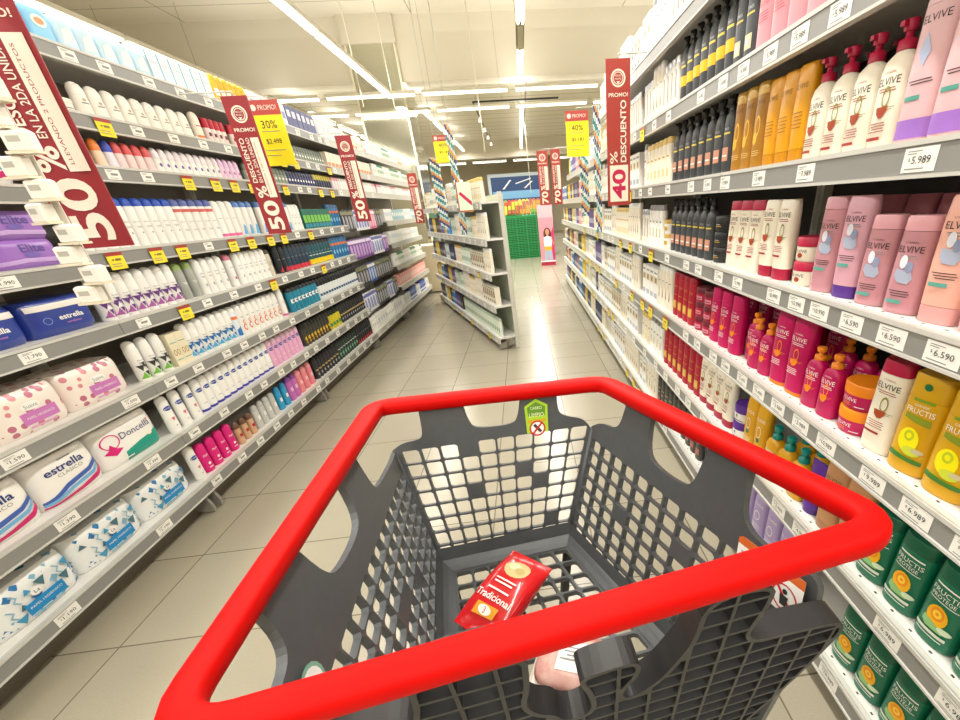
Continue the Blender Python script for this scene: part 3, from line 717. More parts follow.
canGn = can(.18, r_, M('#2d3c36'), M('#1e2522'), elems=[('e', 0, .05, .014, .02, M('#6fae8a')), ('r', -.02, .1, .02, .106, W)])
niv = stick(.19, .026, .019, W, W, [('e', 0, .13, .021, .012, M('#1f3f9a')), ('t', 'NIVEA', 0, .13, .006, W, .03), ('p', [(-.009, .075), (0, .058), (.009, .075), (.005, .081), (0, .077), (-.005, .081)], M('#e06a78')), ('r', -.004, .03, .004, .034, GY)])
nivB = stick(.19, .026, .019, W, W, [('e', 0, .13, .021, .012, M('#1f3f9a')), ('t', 'NIVEA', 0, .13, .006, W, .03), ('r', -.03, .004, .03, .018, M('#3d3aa8')), ('r', -.012, .05, .012, .054, SIL)])
nivP = stick(.19, .026, .019, M('#e9aed0'), M('#f0c8de'), [('e', 0, .13, .021, .012, M('#33459a')), ('t', 'NIVEA', 0, .13, .006, W, .03), ('r', -.012, .05, .012, .054, W)])
hotP = stick(.17, .028, .02, M('#e0197e'), M('#e0197e'), [('t', 'mum', 0, .1, .012, W, .03), ('e', 0, .05, .008, .008, W), ('r', -.012, .025, .012, .03, W)])
rollTan = stick(.14, .022, .018, M('#d3a884'), M('#6a4a38'), [('r', -.012, .05, .012, .07, RED)])
rollGry = stick(.16, .024, .019, M('#cfcfca'), M('#bdbdb8'), [('r', -.01, .06, .01, .09, W)])
talB = stick(.17, .025, .019, M('#2f9fd0'), M('#2a8cc0'), [('r', -.012, .06, .012, .09, W)])
talS = stick(.18, .03, .022, M('#ee8a94'), M('#f09aa2'), [('r', -.014, .07, .014, .1, M('#f6c6c8'))])
talV = stick(.18, .03, .022, M('#c56bb8'), M('#8a4fa4'), [('r', -.014, .07, .014, .1, M('#e8c0e2'))])
roll = lambda c1, c2, e=(): stick(.11, .021, .019, c1, c2, e, caph=.05)
rlO = roll(M('#f6d9bd'), M('#ef8a3c')); rlB = roll(M('#e6e4ee'), M('#3a55c0')); rlR = roll(M('#f3d9d6'), M('#dc5a5a'))
rlW = roll(W, M('#f0e6ea'), [('e', 0, .035, .008, .009, M('#6a5aa8'))]); rlP = roll(M('#eccfe6'), M('#e6c2e0'), [('e', 0, .035, .008, .009, M('#b05aa0'))])
soapW = stick(.122, .032, .022, M('#f4efe4'), M('#f4efe4'), [('r', -.016, .045, .016, .05, GY), ('e', 0, .06, .008, .006, M('#b9a68a'))], caph=.05)
soapO = stick(.14, .03, .022, M('#f2ead8'), M('#f2ead8'), [('r', -.03, .002, .03, .022, M('#e0762e')), ('r', -.02, .07, .02, .075, RED)], caph=.05)
soapJ = jar(.042, .05, M('#f3efe6'), M('#efe9dc'), .018, [('r', -.016, .012, .016, .016, GY)])
redC = can(.12, .02, M('#f0ddd6'), M('#c21f34'), elems=[('r', -.012, .03, .012, .05, M('#6a2a34'))], caph=.05, dome=False)
boxLB = soft_pack(.05, .04, .115, M('#8fcdf0'), [('e', 0, .07, .028, .022, W), ('e', 0, .07, .018, .012, M('#e8a06a'))], seg=20)
boxPL = soft_pack(.045, .04, .115, M('#c7e3f2'), [('p', [(-.03, .02), (.03, .03), (.02, .09), (-.02, .07)], W)], seg=20)
boxWB = carton(.036, .04, .135, M('#f0f4f6'), [('r', -.036, .0, -.028, .135, M('#5fb0d8')), ('t', 'GILLETTE', .004, .085, .007, M('#3a7ab0'), .05), ('r', -.018, .03, .022, .06, M('#d6e8f0'))])
duck = can(.15, .025, M('#f4b312'), M('#f6a80a'), elems=[('r', -.02, .04, .02, .08, W)])
boxDB = carton(.035, .04, .16, M('#4a4f86'), [('r', -.024, .08, .024, .13, M('#d9d6e6'))]); boxWP = carton(.035, .04, .15, M('#efeef0'), [('r', -.024, .05, .024, .1, M('#8c8fc0'))])
gel = carton(.03, .03, .16, M('#1f6a58'), [('r', -.024, .05, .024, .11, M('#7ac04a')), ('r', -.024, .01, .024, .04, M('#2f8aa4'))])
bluBox = carton(.05, .04, .17, M('#2f4aa8'), [('r', -.04, .09, .04, .13, M('#7f9ad8')), ('r', -.04, .02, .04, .05, W)])
D_ = 'deodorant'
# bottom shelf
rowL(0, [2.085], niv, 'deodorant_stick', D_, 'white stick with blue oval and pink heart')
rowL(0, ys(2.148, 2.39, 5), hotP, 'deodorant_stick', D_, 'hot pink stick with white print')
rowL(0, ys(2.45, 2.6, 4), rollTan, 'roll_on', D_, 'tan roll-on with brown cap')
rowL(0, ys(2.66, 2.88, 5), rollGry, 'roll_on', D_, 'grey roll-on')
rowL(0, ys(2.94, 3.05, 3), talB, 'talc_bottle', B_, 'sky blue bottle'); rowL(0, [3.12, 3.19], talV, 'talc_bottle', B_, 'violet bottle with pale patch')
rowL(0, ys(3.262, 3.464, 4), talS, 'talc_bottle', B_, 'salmon pink bottle with pale patch')
rowL(0, ys(3.56, 4.0, 9), canBd, 'deodorant_can', D_, 'black can with gold band'); rowL(0, ys(4.06, 4.5, 9), canGn, 'deodorant_can', D_, 'dark green can with leaf print'); rowL(0, ys(4.56, 4.98, 8), canDk, 'deodorant_can', D_, 'black can with red triangle')
# second shelf
rowL(1, ys(2.08, 2.26, 4), niv, 'deodorant_stick', D_, 'white stick with blue oval and pink heart')
rowL(1, ys(2.322, 3.0, 12), nivB, 'deodorant_stick', D_, 'white stick with blue oval and indigo base')
rowL(1, ys(3.06, 3.46, 8), nivP, 'deodorant_stick', D_, 'pink stick with blue oval')
rowL(1, ys(3.56, 4.02, 9), canBY, 'deodorant_can', D_, 'black can with yellow disc'); rowL(1, ys(4.08, 4.28, 4), canYG, 'deodorant_can', D_, 'yellow can with green patch'); rowL(1, ys(4.34, 4.98, 12), canBd, 'deodorant_can', D_, 'black can with gold band')
# third shelf
rowL(2, ys(2.08, 2.24, 4), canTriG, 'deodorant_can', D_, 'white can with green triangles')
rowL(2, [2.302, 2.362], canGld, 'deodorant_carton', 'carton', 'cream carton with large gold zeros')
rowL(2, ys(2.42, 2.78, 7), canTriB, 'deodorant_can', D_, 'white can with blue triangles')
rowL(2, [2.84], canOB, 'deodorant_can', D_, 'pale can with orange band and blue wave')
rowL(2, ys(2.898, 3.34, 9), canOr, 'deodorant_can', D_, 'white can with orange swirl'); rowL(2, [3.4, 3.455], canPkB, 'deodorant_can', D_, 'white can with pink base')
rowL(2, ys(3.56, 4.0, 8), canTl, 'deodorant_can', D_, 'teal can with black cap'); rowL(2, ys(4.07, 4.98, 17), canBW, 'deodorant_can', D_, 'pale can with tall black cap')
# fourth shelf
rowL(3, ys(2.08, 2.50, 8), canTriP, 'deodorant_can', D_, 'white can with purple triangles')
rowL(3, ys(2.56, 2.66, 3), canGrey, 'deodorant_can', D_, 'grey can with green cap'); rowL(3, ys(2.714, 2.92, 5), canW, 'deodorant_can', D_, 'plain white can with silver dot')
rowL(3, [2.975, 3.03], canPk, 'deodorant_can', D_, 'white can with pink cap'); rowL(3, ys(3.085, 3.395, 7), canW, 'deodorant_can', D_, 'plain white can with silver dot'); rowL(3, [3.448], canBeg, 'deodorant_can', D_, 'beige can with brown cap')
rowL(3, ys(3.56, 3.66, 3), canDk, 'deodorant_can', D_, 'black can with red triangle'); rowL(3, ys(3.716, 4.04, 7), canDkR, 'deodorant_can', D_, 'navy can with red base')
rowL(3, ys(4.1, 4.54, 9), canDkY, 'deodorant_can', D_, 'teal can with yellow base'); rowL(3, ys(4.6, 4.96, 7), canBO, 'deodorant_can', D_, 'blue can with orange band')
# fifth shelf
rowL(4, ys(2.14, 2.70, 11), canBl, 'deodorant_can', D_, 'white can with royal blue cap')
rowL(4, ys(2.755, 3.03, 6), canRd, 'deodorant_can', D_, 'white can with red ring and blue cap'); rowL(4, ys(3.084, 3.24, 4), canPkB, 'deodorant_can', D_, 'white can with pink base')
rowL(4, ys(3.295, 3.455, 4), canLB, 'deodorant_can', D_, 'white can with light blue wave')
rowL(4, ys(3.56, 3.93, 7), canLB, 'deodorant_can', D_, 'white can with light blue wave', extra=''); rowL(4, ys(4.0, 4.12, 3), canW, 'deodorant_can', D_, 'plain white can with silver dot')
rowL(4, ys(4.2, 4.7, 8), gel, 'shaving_gel_carton', 'carton', 'dark green carton with lime panel'); rowL(4, ys(4.76, 4.96, 4), canBO, 'deodorant_can', D_, 'blue can with orange band')
# sixth shelf
rowL(5, ys(2.12, 2.30, 4), rlO, 'roll_on', D_, 'white roll-on with orange cap'); rowL(5, ys(2.347, 2.44, 3), rlO, 'roll_on', D_, 'white roll-on with orange cap'); rowL(5, [2.487], rlB, 'roll_on', D_, 'pale roll-on with blue cap')
rowL(5, ys(2.534, 2.72, 5), rlR, 'roll_on', D_, 'pale roll-on with coral cap'); rowL(5, ys(2.77, 3.25, 11), rlW, 'roll_on', D_, 'white roll-on with violet dot'); rowL(5, ys(3.3, 3.46, 4), rlP, 'roll_on', D_, 'lilac roll-on with magenta dot')
stkD = roll(M('#3d4270'), M('#2c3050'), [('r', -.01, .03, .01, .045, W)]); stkG = roll(M('#8f9a8a'), M('#6a7468'), [('r', -.01, .03, .01, .045, W)]); stkY = roll(M('#2d3450'), M('#c8b83a'))
rowL(5, ys(3.56, 4.1, 12), stkG, 'roll_on', D_, 'grey green roll-on'); rowL(5, ys(4.15, 4.6, 10), stkD, 'roll_on', D_, 'navy roll-on with white patch'); rowL(5, ys(4.65, 4.98, 7), stkY, 'roll_on', D_, 'navy roll-on with yellow cap')
# seventh shelf
rowL(6, [2.12, 2.21, 2.30, 2.39], soapJ, 'soap_jar', 'jar', 'low white jar'); rowL(6, ys(2.475, 3.12, 10), soapW, 'soap_bottle', B_, 'rounded cream white bottle'); rowL(6, [3.19, 3.255], soapO, 'soap_bottle', B_, 'cream bottle with orange base')
rowL(6, ys(3.31, 3.465, 4), redC, 'nail_polish_bottle', B_, 'small bottle with tall red cap'); rowL(6, ys(3.56, 3.9, 8), redC, 'nail_polish_bottle', B_, 'small bottle with tall red cap')
rowL(6, ys(3.96, 4.95, 20), stkG, 'roll_on', D_, 'grey green roll-on')
# top shelf
rowL(7, [2.11, 2.22, 2.33, 2.44], boxLB, 'wipes_pack', 'pack', 'sky blue soft pack with white oval'); rowL(7, ys(2.55, 2.95, 5), boxPL, 'wipes_pack', 'pack', 'pale blue soft pack')
rowL(7, ys(3.035, 3.455, 6), boxWB, 'razor_carton', 'carton', 'white carton with blue edge')
rowL(7, ys(3.56, 3.88, 6), duck, 'lotion_bottle', B_, 'orange yellow bottle with domed cap')
rowL(7, ys(3.96, 4.4, 6), boxWP, 'cosmetic_carton', 'carton', 'white carton with lavender panel'); rowL(7, ys(4.5, 4.95, 6), boxDB, 'cosmetic_carton', 'carton', 'indigo carton with pale panel')

# paper goods in the near bay
FILM = M('#f3f0ea', .25, coat=.3)
def film_mat(name, base, c1, c2, scale, size, metric):
    m = bpy.data.materials.new(name); m.use_nodes = True; nt = m.node_tree; b = nt.nodes['Principled BSDF']; L = nt.links.new
    tc = nt.nodes.new('ShaderNodeTexCoord'); vo = nt.nodes.new('ShaderNodeTexVoronoi'); vo.distance = metric; vo.inputs['Scale'].default_value = scale; vo.inputs['Randomness'].default_value = .75
    L(tc.outputs['Object'], vo.inputs['Vector'])
    lt = nt.nodes.new('ShaderNodeMath'); lt.operation = 'LESS_THAN'; L(vo.outputs['Distance'], lt.inputs[0]); lt.inputs[1].default_value = size
    sp = nt.nodes.new('ShaderNodeSeparateColor'); L(vo.outputs['Color'], sp.inputs[0])
    r = nt.nodes.new('ShaderNodeMath'); r.operation = 'GREATER_THAN'; L(sp.outputs[0], r.inputs[0]); r.inputs[1].default_value = .5
    m1 = nt.nodes.new('ShaderNodeMix'); m1.data_type = 'RGBA'; L(r.outputs[0], m1.inputs[0]); m1.inputs[6].default_value = rgb(c1); m1.inputs[7].default_value = rgb(c2)
    m2 = nt.nodes.new('ShaderNodeMix'); m2.data_type = 'RGBA'; L(lt.outputs[0], m2.inputs[0]); m2.inputs[6].default_value = rgb(base); L(m1.outputs[2], m2.inputs[7])
    L(m2.outputs[2], b.inputs['Base Color']); b.inputs['Roughness'].default_value = .3; b.inputs['Coat Weight'].default_value = .25
    return m
FILMF = film_mat('flowered_film', '#f1e6dc', '#d98a92', '#c06f86', 26, .33, 'EUCLIDEAN')
FILMT = film_mat('triangle_film', '#eef0ee', '#2a78b4', '#7fb4cc', 24, .42, 'MANHATTAN')
def trow(w, h, c1, c2, z0=.0):
    e = []; gy = M('#8fb6cc')
    for r in range(3):
        for i in range(6):
            x = -w * .8 + 1.6 * w * i / 5 + (.02 if r % 2 else 0); z = z0 + h * (.2 + .29 * r); c = (c1, c2, M('#46707e'))[(i + r) % 3]; q = .019 if (i + r) % 2 else .013
            if abs(x) > w * .88: continue
            if (i + 2 * r) % 3 == 2:
                e.append(('p', [(x, z + .022), (x + .014, z + .004), (x + .002, z - .008), (x + .016, z - .026), (x + .022, z - .026), (x + .009, z - .008), (x + .021, z + .004), (x + .006, z + .022)], gy))
            elif (i + r) % 2: e.append(('p', [(x - q, z + q * .8), (x + q, z + q * .9), (x + q * .2, z - q)], c))
            else: e.append(('p', [(x - q, z - q * .8), (x + q, z - q * .7), (x - q * .1, z + q)], c))
    return e
cobalt, sky = M('#1f6fae'), M('#3f9ac4')
packTri = soft_pack(.152, .10, .17, FILMT, trow(.15, .15, cobalt, sky) + [('r', -.055, .03, .075, .075, M('#1288c8')), ('e', .0, .1, .02, .017, W), ('t', 'La', .0, .1, .014, NAV)] + [('t', 'PAPEL HIGIENICO', .01, .056, .009, W, .11), ('r', -.05, .018, .06, .026, M('#7ec4e2'))])
packEst = soft_pack(.125, .10, .19, FILM, [('t', 'estrella', -.01, .138, .03, M('#2b3a78'), .15, 0, .02), ('t', 'CLASICO', -.0, .11, .014, GY, .1),
    ('p', [(-.12, .035), (-.04, .07), (.06, .085), (.122, .115), (.122, .098), (.06, .068), (-.04, .052), (-.12, .02)], M('#3f5fae')), ('p', [(-.12, .026), (-.03, .05), (.07, .064), (.122, .094), (.122, .084), (.07, .05), (-.03, .036), (-.12, .014)], M('#6fb0dc')), ('p', [(-.12, .012), (.0, .028), (.08, .048), (.122, .076), (.122, .058), (.08, .026), (.0, .012), (-.12, .004)], M('#d0186c')),
    ('r', -.02, .165, .03, .169, GY)])
packDon = soft_pack(.15, .10, .19, FILM, [('p', [(-.06, .006), (.145, .006), (.145, .09), (.08, .072), (.02, .066), (-.06, .05)], M('#0f9a86')), ('t', 'Doncella', .03, .125, .03, M('#3a4478'), .16), ('o', -.095, .12, .038, .034, M('#d81a78'), .88), ('p', [(-.135, .075), (-.115, .09), (-.105, .112), (-.085, .085), (-.06, .075), (-.1, .055)], M('#d81a78')), ('e', .08, .075, .014, .009, M('#efe4c8')), ('r', -.1, .02, -.03, .026, W), ('e', .1, .14, .008, .007, M('#e8a0a8'))])
flw = []
for i in range(14):
    x = -.115 + .23 * ((i * 37) % 14) / 13; z = .02 + .1 * ((i * 23) % 11) / 10
    flw.append(('e', x, z, .012 + .004 * (i % 2), .011, M(('#d9858c', '#b8687c', '#eebcb0')[i % 3])))
packFlo = soft_pack(.136, .10, .16, FILMF, [('r', -.05, .035, .08, .08, M('#c978bc')), ('e', .0, .1, .034, .016, W), ('t', 'Suave', .0, .1, .015, GY), ('t', 'PAPEL HIGIENICO', .015, .058, .009, W, .1), ('r', -.04, .02, .06, .027, M('#e2a4cc'))])
packNav = soft_pack(.135, .10, .14, M('#2a3f94', .25, coat=.3), [('t', 'estrella', .02, .065, .02, W, .1, 0, .02), ('t', 'servilletas', .02, .042, .008, M('#d88ac0'), .06), ('p', [(-.12, .1), (.12, .1), (.12, .122), (-.12, .122)], M('#e8e2da')), ('o', -.075, .06, .016, .014, M('#7a8ad0'), .8)])
packVio = soft_pack(.125, .085, .1, M('#a273c8', .25, coat=.3), [('t', 'Elite', .01, .07, .03, M('#5a4a9a'), .09, 0, .02), ('e', .0, .045, .03, .01, M('#7a62b8')), ('p', [(-.12, .012), (-.03, .02), (.11, .014), (.11, .03), (-.03, .035), (-.12, .026)], M('#c9a8e2'))])
packBlu = soft_pack(.12, .085, .13, M('#2d5ca8', .25, coat=.3), [('e', .04, .07, .03, .02, W), ('p', [(-.1, .02), (.1, .03), (.1, .05), (-.1, .04)], M('#7fb0dc'))])
G_ = 'paper pack'
for i, y in enumerate((1.0, 1.31, 1.62, 1.885)):
    pass
def rowP(level, ylist, proto, desc, dz=0, extra='', depth=.035):
    for y in ylist: place(proto, FL_, level, y, LZ1[level] + S + dz, 'paper_pack', G_, desc, True, depth, random.uniform(-.03, .03), 'paper packs in the near bay', extra)
rowP(0, [.945, 1.253, 1.561, 1.869], packTri, 'white paper pack with blue triangles')
rowP(1, [1.06, 1.316, 1.572], packEst, 'white paper pack with blue and pink ribbons'); rowP(1, [1.86], packDon, 'white paper pack with teal wave and pink swirl')
rowP(2, [1.02], packBlu, 'blue paper pack beside the flowered packs'); rowP(2, [1.31, 1.587, 1.864], packFlo, 'cream paper pack with pink flowers and mauve panel')
rowP(3, [1.05, 1.33, 1.61, 1.89], packNav, 'navy paper pack with white lettering')
for k in (0, 1): rowP(4, [1.12, 1.38, 1.64, 1.90][(0 if k == 0 else 0):], packVio, 'violet paper pack, %s of two stacked' % ('lower', 'upper')[k], dz=k * .1008)
rowP(5, [1.14, 1.39, 1.64], packBlu, 'blue paper pack')
for k, L in ((5, (1.88,)),): rowP(5, [1.90], packEst, 'white paper pack beside blue packs')
rowP(6, [1.3, 1.6, 1.89], packFlo, 'cream paper pack with pink flowers and mauve panel'); rowP(7, [1.22, 1.54, 1.86], packTri, 'white paper pack with blue triangles')

# far part of the deodorant side
lw1 = can(.15, .028, W, M('#e6e2d8'), elems=[('r', -.016, .05, .016, .09, M('#d9d2c4'))], seg=10); lw2 = carton(.045, .04, .15, M('#eceae4'), [('r', -.03, .06, .03, .11, M('#c5cfd8'))]); lpk = carton(.05, .04, .15, M('#f0a9a0'), [('r', -.035, .03, .035, .1, M('#f7d8d0'))])
lor = carton(.045, .04, .13, M('#efe2cc'), [('r', -.035, .0, .035, .04, M('#e0843a'))]); lgr = can(.15, .028, M('#e6eadf'), M('#4f8f62'), seg=10, elems=[('r', -.016, .05, .016, .09, M('#6aa87a'))]); ltl = carton(.045, .04, .14, M('#9fc4cc'), [('r', -.03, .05, .03, .1, W)])
lpp = can(.11, .026, M('#f2dfe2'), M('#e2a0a8'), seg=10); lww = can(.11, .026, M('#f2efe8'), M('#dcd8cc'), seg=10)
FW = [('cotton_tub', 'tub', 'white tub with beige patch', lw1), ('cosmetic_carton', 'carton', 'white carton with grey blue panel', lw2), ('cosmetic_carton', 'carton', 'cream carton with orange base', lor), ('cotton_tub', 'tub', 'pale tub with green lid', lgr)]
FS = [('roll_on', D_, 'pink roll-on with rose cap', lpp), ('roll_on', D_, 'cream roll-on with beige cap', lww)]
z0 = lambda l: LZ[l] + S
fill(FL_, 7, z0(7), 5.05, 6.46, FW[:3]); fill(FL_, 7, z0(7), 6.54, 8.4, FW)
fill(FL_, 6, z0(6), 5.05, 6.46, FW); fill(FL_, 6, z0(6), 6.54, 8.4, FW)
fill(FL_, 5, z0(5), 5.05, 6.46, FS); fill(FL_, 5, z0(5), 6.54, 8.4, FS)
rowL(5, [], lpp, '', '', '')
fill(FL_, 4, z0(4), 6.54, 8.4, [('cosmetic_carton', 'carton', 'pale teal carton', ltl), FW[1]]); fill(FL_, 3, z0(3), 6.54, 8.4, [FW[0], FW[1]], (6, 9)); fill(FL_, 2, z0(2), 6.54, 8.4, [FW[3], FW[0]]); 
fill(FL_, 1, z0(1), 6.54, 8.4, [('cosmetic_carton', 'carton', 'pink carton with pale panel', lpk)], (20, 20)); fill(FL_, 0, z0(0), 6.54, 8.4, [('soap_carton', 'carton', 'royal blue carton', bluBox), FW[1]], (3, 5))
fill(FL_, 0, z0(0), 5.05, 6.46, [FW[1], FW[0]])

# blister cards on hooks
HOOK = M('#c9c9c6', .3, .7)
hk = MB(); hk.tube([(0, .30, 0), (0, 0, 0), (0, -.012, .012)], .003, HOOK, 6)
hook_me = hk.mesh('hook')
def blister(w, h, card, bub, top):
    p = Proto(w, .002, h); m = MB().box(-w, w, 0, .002, 0, h, card); m.box(-w, w, -.0006, 0, h * .78, h * .93, top)
    p.p('card', m); p.p('blister', MB().lathe([(h * .12, w * .4, .006), (h * .2, w * .55, .011), (h * .6, w * .5, .011), (h * .72, w * .3, .005)], bub, 10)); return p
BL = [('violet blister card', blister(.042, .22, M('#7a4f96'), M('#c9a4d8'), M('#e9dcef'))), ('white blister card', blister(.042, .22, M('#e9e6e6'), M('#8f98c8'), M('#6a74b8'))), ('blue blister card', blister(.042, .22, M('#3a5aa8'), M('#b9c8e2'), W)),
      ('black blister card', blister(.042, .22, M('#3c3a3c'), M('#a8a8ac'), M('#8a8a6a'))), ('pink blister card', blister(.042, .22, M('#dd7a9a'), M('#f2c4d2'), M('#f6e2e8')))]
for ri, (zb, pick, nm) in enumerate(((1.32, (4, 1, 3), 'top hook row'), (1.02, (0, 1, 2), 'second hook row'), (.73, (2, 4, 3), 'third hook row'), (.43, (3, 1), 'bottom hook row'))):
    y = 5.08; run = 0; cur = 0
    while y < 6.45:
        if run == 0: cur = random.choice(pick); run = random.randint(3, 5)
        run -= 1
        dsc, pr = BL[cur]
        h = thing('display_hook', '', 'hook', FL_.at(.03, y, zb + .195), PI / 2, 'hooks for blister cards'); link('wire', hook_me, h)
        PENDING.setdefault(('wire hook holding a blister card', nm, 'deodorant side', ''), []).append((y, zb, h))
        for dd in range(2): place(pr, FL_, nm, y, zb - .018 - .004 * dd, 'blister_card', 'blister card', dsc, False, .045 + .03 * dd, random.uniform(-.15, .1), 'blister cards on hooks', '' if dd == 0 else 'behind another')
        y += .094

# tags of the deodorant side
for li in range(8):
    y = 2.1 + .02 * li
    while y < 4.95:
        yel = (li in (4, 6, 3, 5) and random.random() < (.65 if li == 4 and y < 3.3 else .35))
        price_tag(FL_, li, LZ, y, None, yel, drop=.014 if yel else 0); y += random.uniform(.17, .27)
    if li in (0, 5, 6, 7):
        y = 5.1
        while y < 6.4: price_tag(FL_, li, LZ, y); y += .35
for li, yy in ((0, (1.25, 1.72)), (1, (1.43, 1.84)), (2, (1.42, 1.9)), (3, (1.3, 1.66)), (4, (1.3, 1.72))):
    for y in yy: price_tag(FL_, li, LZ1, y, '1.%d90' % (li * 2 + 1), w=.085)

# ------------------------------------------------------------------ angled gondola goods
CG = [('shampoo_bottle', B_, 'pale green white bottle', far_bottle(.2, .03, .022, M('#e2ecdc'), M('#b9c9b4'), mk(M('#8aa58a')))), ('hair_oil_bottle', B_, 'slim cream bottle with brown drop', fw2), ('hair_dye_carton', 'carton', 'cream carton with brown portrait', fbx2), ('conditioner_bottle', B_, 'ivory bottle with gold cap', fw3)]
CD = [('hair_tonic_bottle', B_, 'dark navy bottle', fnav), ('shampoo_bottle', B_, 'yellow bottle with white patch', fyl), ('hair_rinse_bottle', B_, 'muted purple bottle', fpur), ('hair_rinse_bottle', B_, 'blue bottle with pale cap', fblu), ('hair_tonic_bottle', B_, 'dark brown bottle', fdk), CG[0]]
for li in range(5):
    fill(FC_, li, CZ[li] + S, 0.03, 1.67, CG if li else [CG[0]], (3, 7)); fill(FC_, li, CZ[li] + S, 1.73, 3.31, CD if li < 4 else CG, (2, 4))
    y = .1
    while y < 3.2: price_tag(FC_, li, CZ, y, None, random.random() < .25); y += random.uniform(.2, .34)

# ------------------------------------------------------------------ hanging signs
Zc = 4.62
SR, SRL, SRW = M('#962a30', .4), M('#a8382e', .4), M('#f0e4d2', .5)
def promo_sign(label, loc, w, h, num, red, style=50, rz=0.0, arm=None):
    t = thing('promo_sign', label, 'sign', loc, rz, 'red discount signs')
    part('board', MB().box(-w / 2, w / 2, 0, .004, 0, h, red), t)
    e = [('e', 0, h * .88, w * .30, w * .30, SRW), ('e', 0, h * .88, w * .24, w * .24, red), ('o', 0, h * .88, w * .21, w * .21, SRW, .86),
         ('t', 'PRECIO', 0, h * .895, h * .012, SRW, w * .26), ('t', 'PROMO', 0, h * .875, h * .012, SRW, w * .26), ('p', [(-w * .08, h * .86), (w * .08, h * .86), (0, h * .845)], SRW),
         ('t', 'PROMO!', 0, h * .775, h * .026, SRW, w * .8, 0, .02)]
    if style == 50:
        e += [('t', num, w * .0, h * .145, w * .62, SRW, h * .235, 1, .03), ('t', '%', -w * .14, h * .33, w * .42, SRW, h * .09, 1, .02),
              ('t', 'DESCUENTO', -w * .27, h * .56, w * .19, SRW, h * .32, 1, .02), ('t', 'EN LA 2DA UNIDAD', -w * .03, h * .56, w * .14, SRW, h * .32, 1, .01),
              ('r', w * .1, h * .285, w * .42, h * .72, SRW), ('t', 'LLEVANDO 2 PRODUCTOS', w * .2, h * .5, w * .06, red, h * .38, 1)]
    else:
        e += [('r', -w * .4, h * .03, w * .4, h * .30, SRW), ('t', num, 0, h * .16, w * .6, M('#c4164e'), h * .22, 1, .03), ('t', '%', -w * .22, h * .355, w * .32, SRW, h * .085, 1, .01),
              ('t', 'DESCUENTO', w * .2, h * .53, w * .25, SRW, h * .42, 1, .02)]
    part('printed_panel', flat_shapes(MB(), e, lambda x, z: 0), t)
    if arm:
        part('hanging_arm', MB().tube([(0, .002, h), (0, .002, h + .02), (arm, .002, h + .02)], .004, UPR), t)
    return t
promo_sign('large dark red fifty percent sign beside the white clip strip', (-1.50, 1.74, 1.395), .185, .83, '50', SR, rz=.12, arm=-.36)
promo_sign('dark red fifty percent sign in front of yellow promo card', (-1.575, 3.08, 1.375), .145, .735, '50', SR, arm=-.285)
promo_sign('smaller dark red fifty percent sign near the mirrored column', (-1.545, 4.62, 1.40), .14, .72, '50', SR, arm=-.3)
promo_sign('bright red forty percent sign over the white bottles', (.62, 2.80, 1.40), .14, .73, '40', SRL, style=40, arm=.18)
promo_sign('red seventy percent sign above the pink standee, outer of two', (.40, 7.0, 1.43), .16, .72, '70', SRL, arm=.4)
promo_sign('red seventy percent sign above the pink standee, inner of two', (.585, 6.9, 1.43), .14, .72, '70', SRL, arm=.2)
p_ = FC_.at(-.10, 3.2, 1.3); promo_sign('red discount sign at the far end of angled gondola', p_, .14, .7, '70', SRL)
p_ = FC_.at(-.10, .16, 1.42); t = thing('shelf_card', 'small white and green card with crimson stripe on angled gondola', 'sign', p_, 0.0)
part('board', MB().box(-.07, .07, 0, .004, 0, .26, M('#d8ecd0')), t)
part('printed_panel', flat_shapes(MB(), [('r', -.07, 0, .07, .014, M('#b0603c')), ('r', -.07, 0, -.058, .26, M('#b0603c')), ('p', [(-.05, .16), (-.03, .18), (.065, .09), (.065, .05)], M('#c21f52'))], lambda x, z: 0), t)
YC = M('#f2e21c', .5)
def promo_card(label, loc, w, h, big, small, arm=None, up=None):
    t = thing('promo_card', label, 'sign', loc, 0, 'yellow promo cards')
    part('card', MB().box(-w / 2, w / 2, 0, .003, 0, h, YC), t)
    e = [('r', -w / 2, h * .78, w / 2, h, M('#b5443c')), ('e', -w * .34, h * .89, w * .09, w * .09, SRW), ('t', 'PROMO!', w * .1, h * .89, h * .075, SRW, w * .58), ('t', big, 0, h * .64, h * .12, TXT, w * .5),
         ('r', -w * .3, h * .53, w * .3, h * .54, GY), ('t', small, 0, h * .38, h * .085, TXT, w * .5), ('r', -w * .38, h * .24, w * .3, h * .25, GY), ('r', -w * .38, h * .16, w * .1, h * .17, GY)]
    part('printed_panel', flat_shapes(MB(), e, lambda x, z: 0), t)
    if arm: part('hanging_arm', MB().tube([(0, .0015, h), (0, .0015, h + .02), (arm, .0015, h + .02)], .003, UPR), t)
    if up:
        for sx in (-1, 1): part('hanging_rod', MB().tube([(sx * w * .45, .0015, h), (sx * w * .45, .0015, Zc - loc[2] - .003)], .004, UPR), t)
promo_card('yellow forty percent card above the striped hanging strip', (.565, 4.2, 1.80), .2, .34, '40%', '$5.181', .24)
promo_card('yellow promo card behind the dark red sign', (-1.55, 3.34, 1.78), .19, .36, '30%', '$2.498', -.3)
p_ = FC_.at(-.02, 1.05, 1.93); promo_card('yellow promo card hanging above angled gondola', (p_[0], p_[1], 1.93), .2, .26, '40%', '$5.181', None, 1.84)
for i, (a, b) in enumerate(((2.05, .24), (2.5, .2))): pass

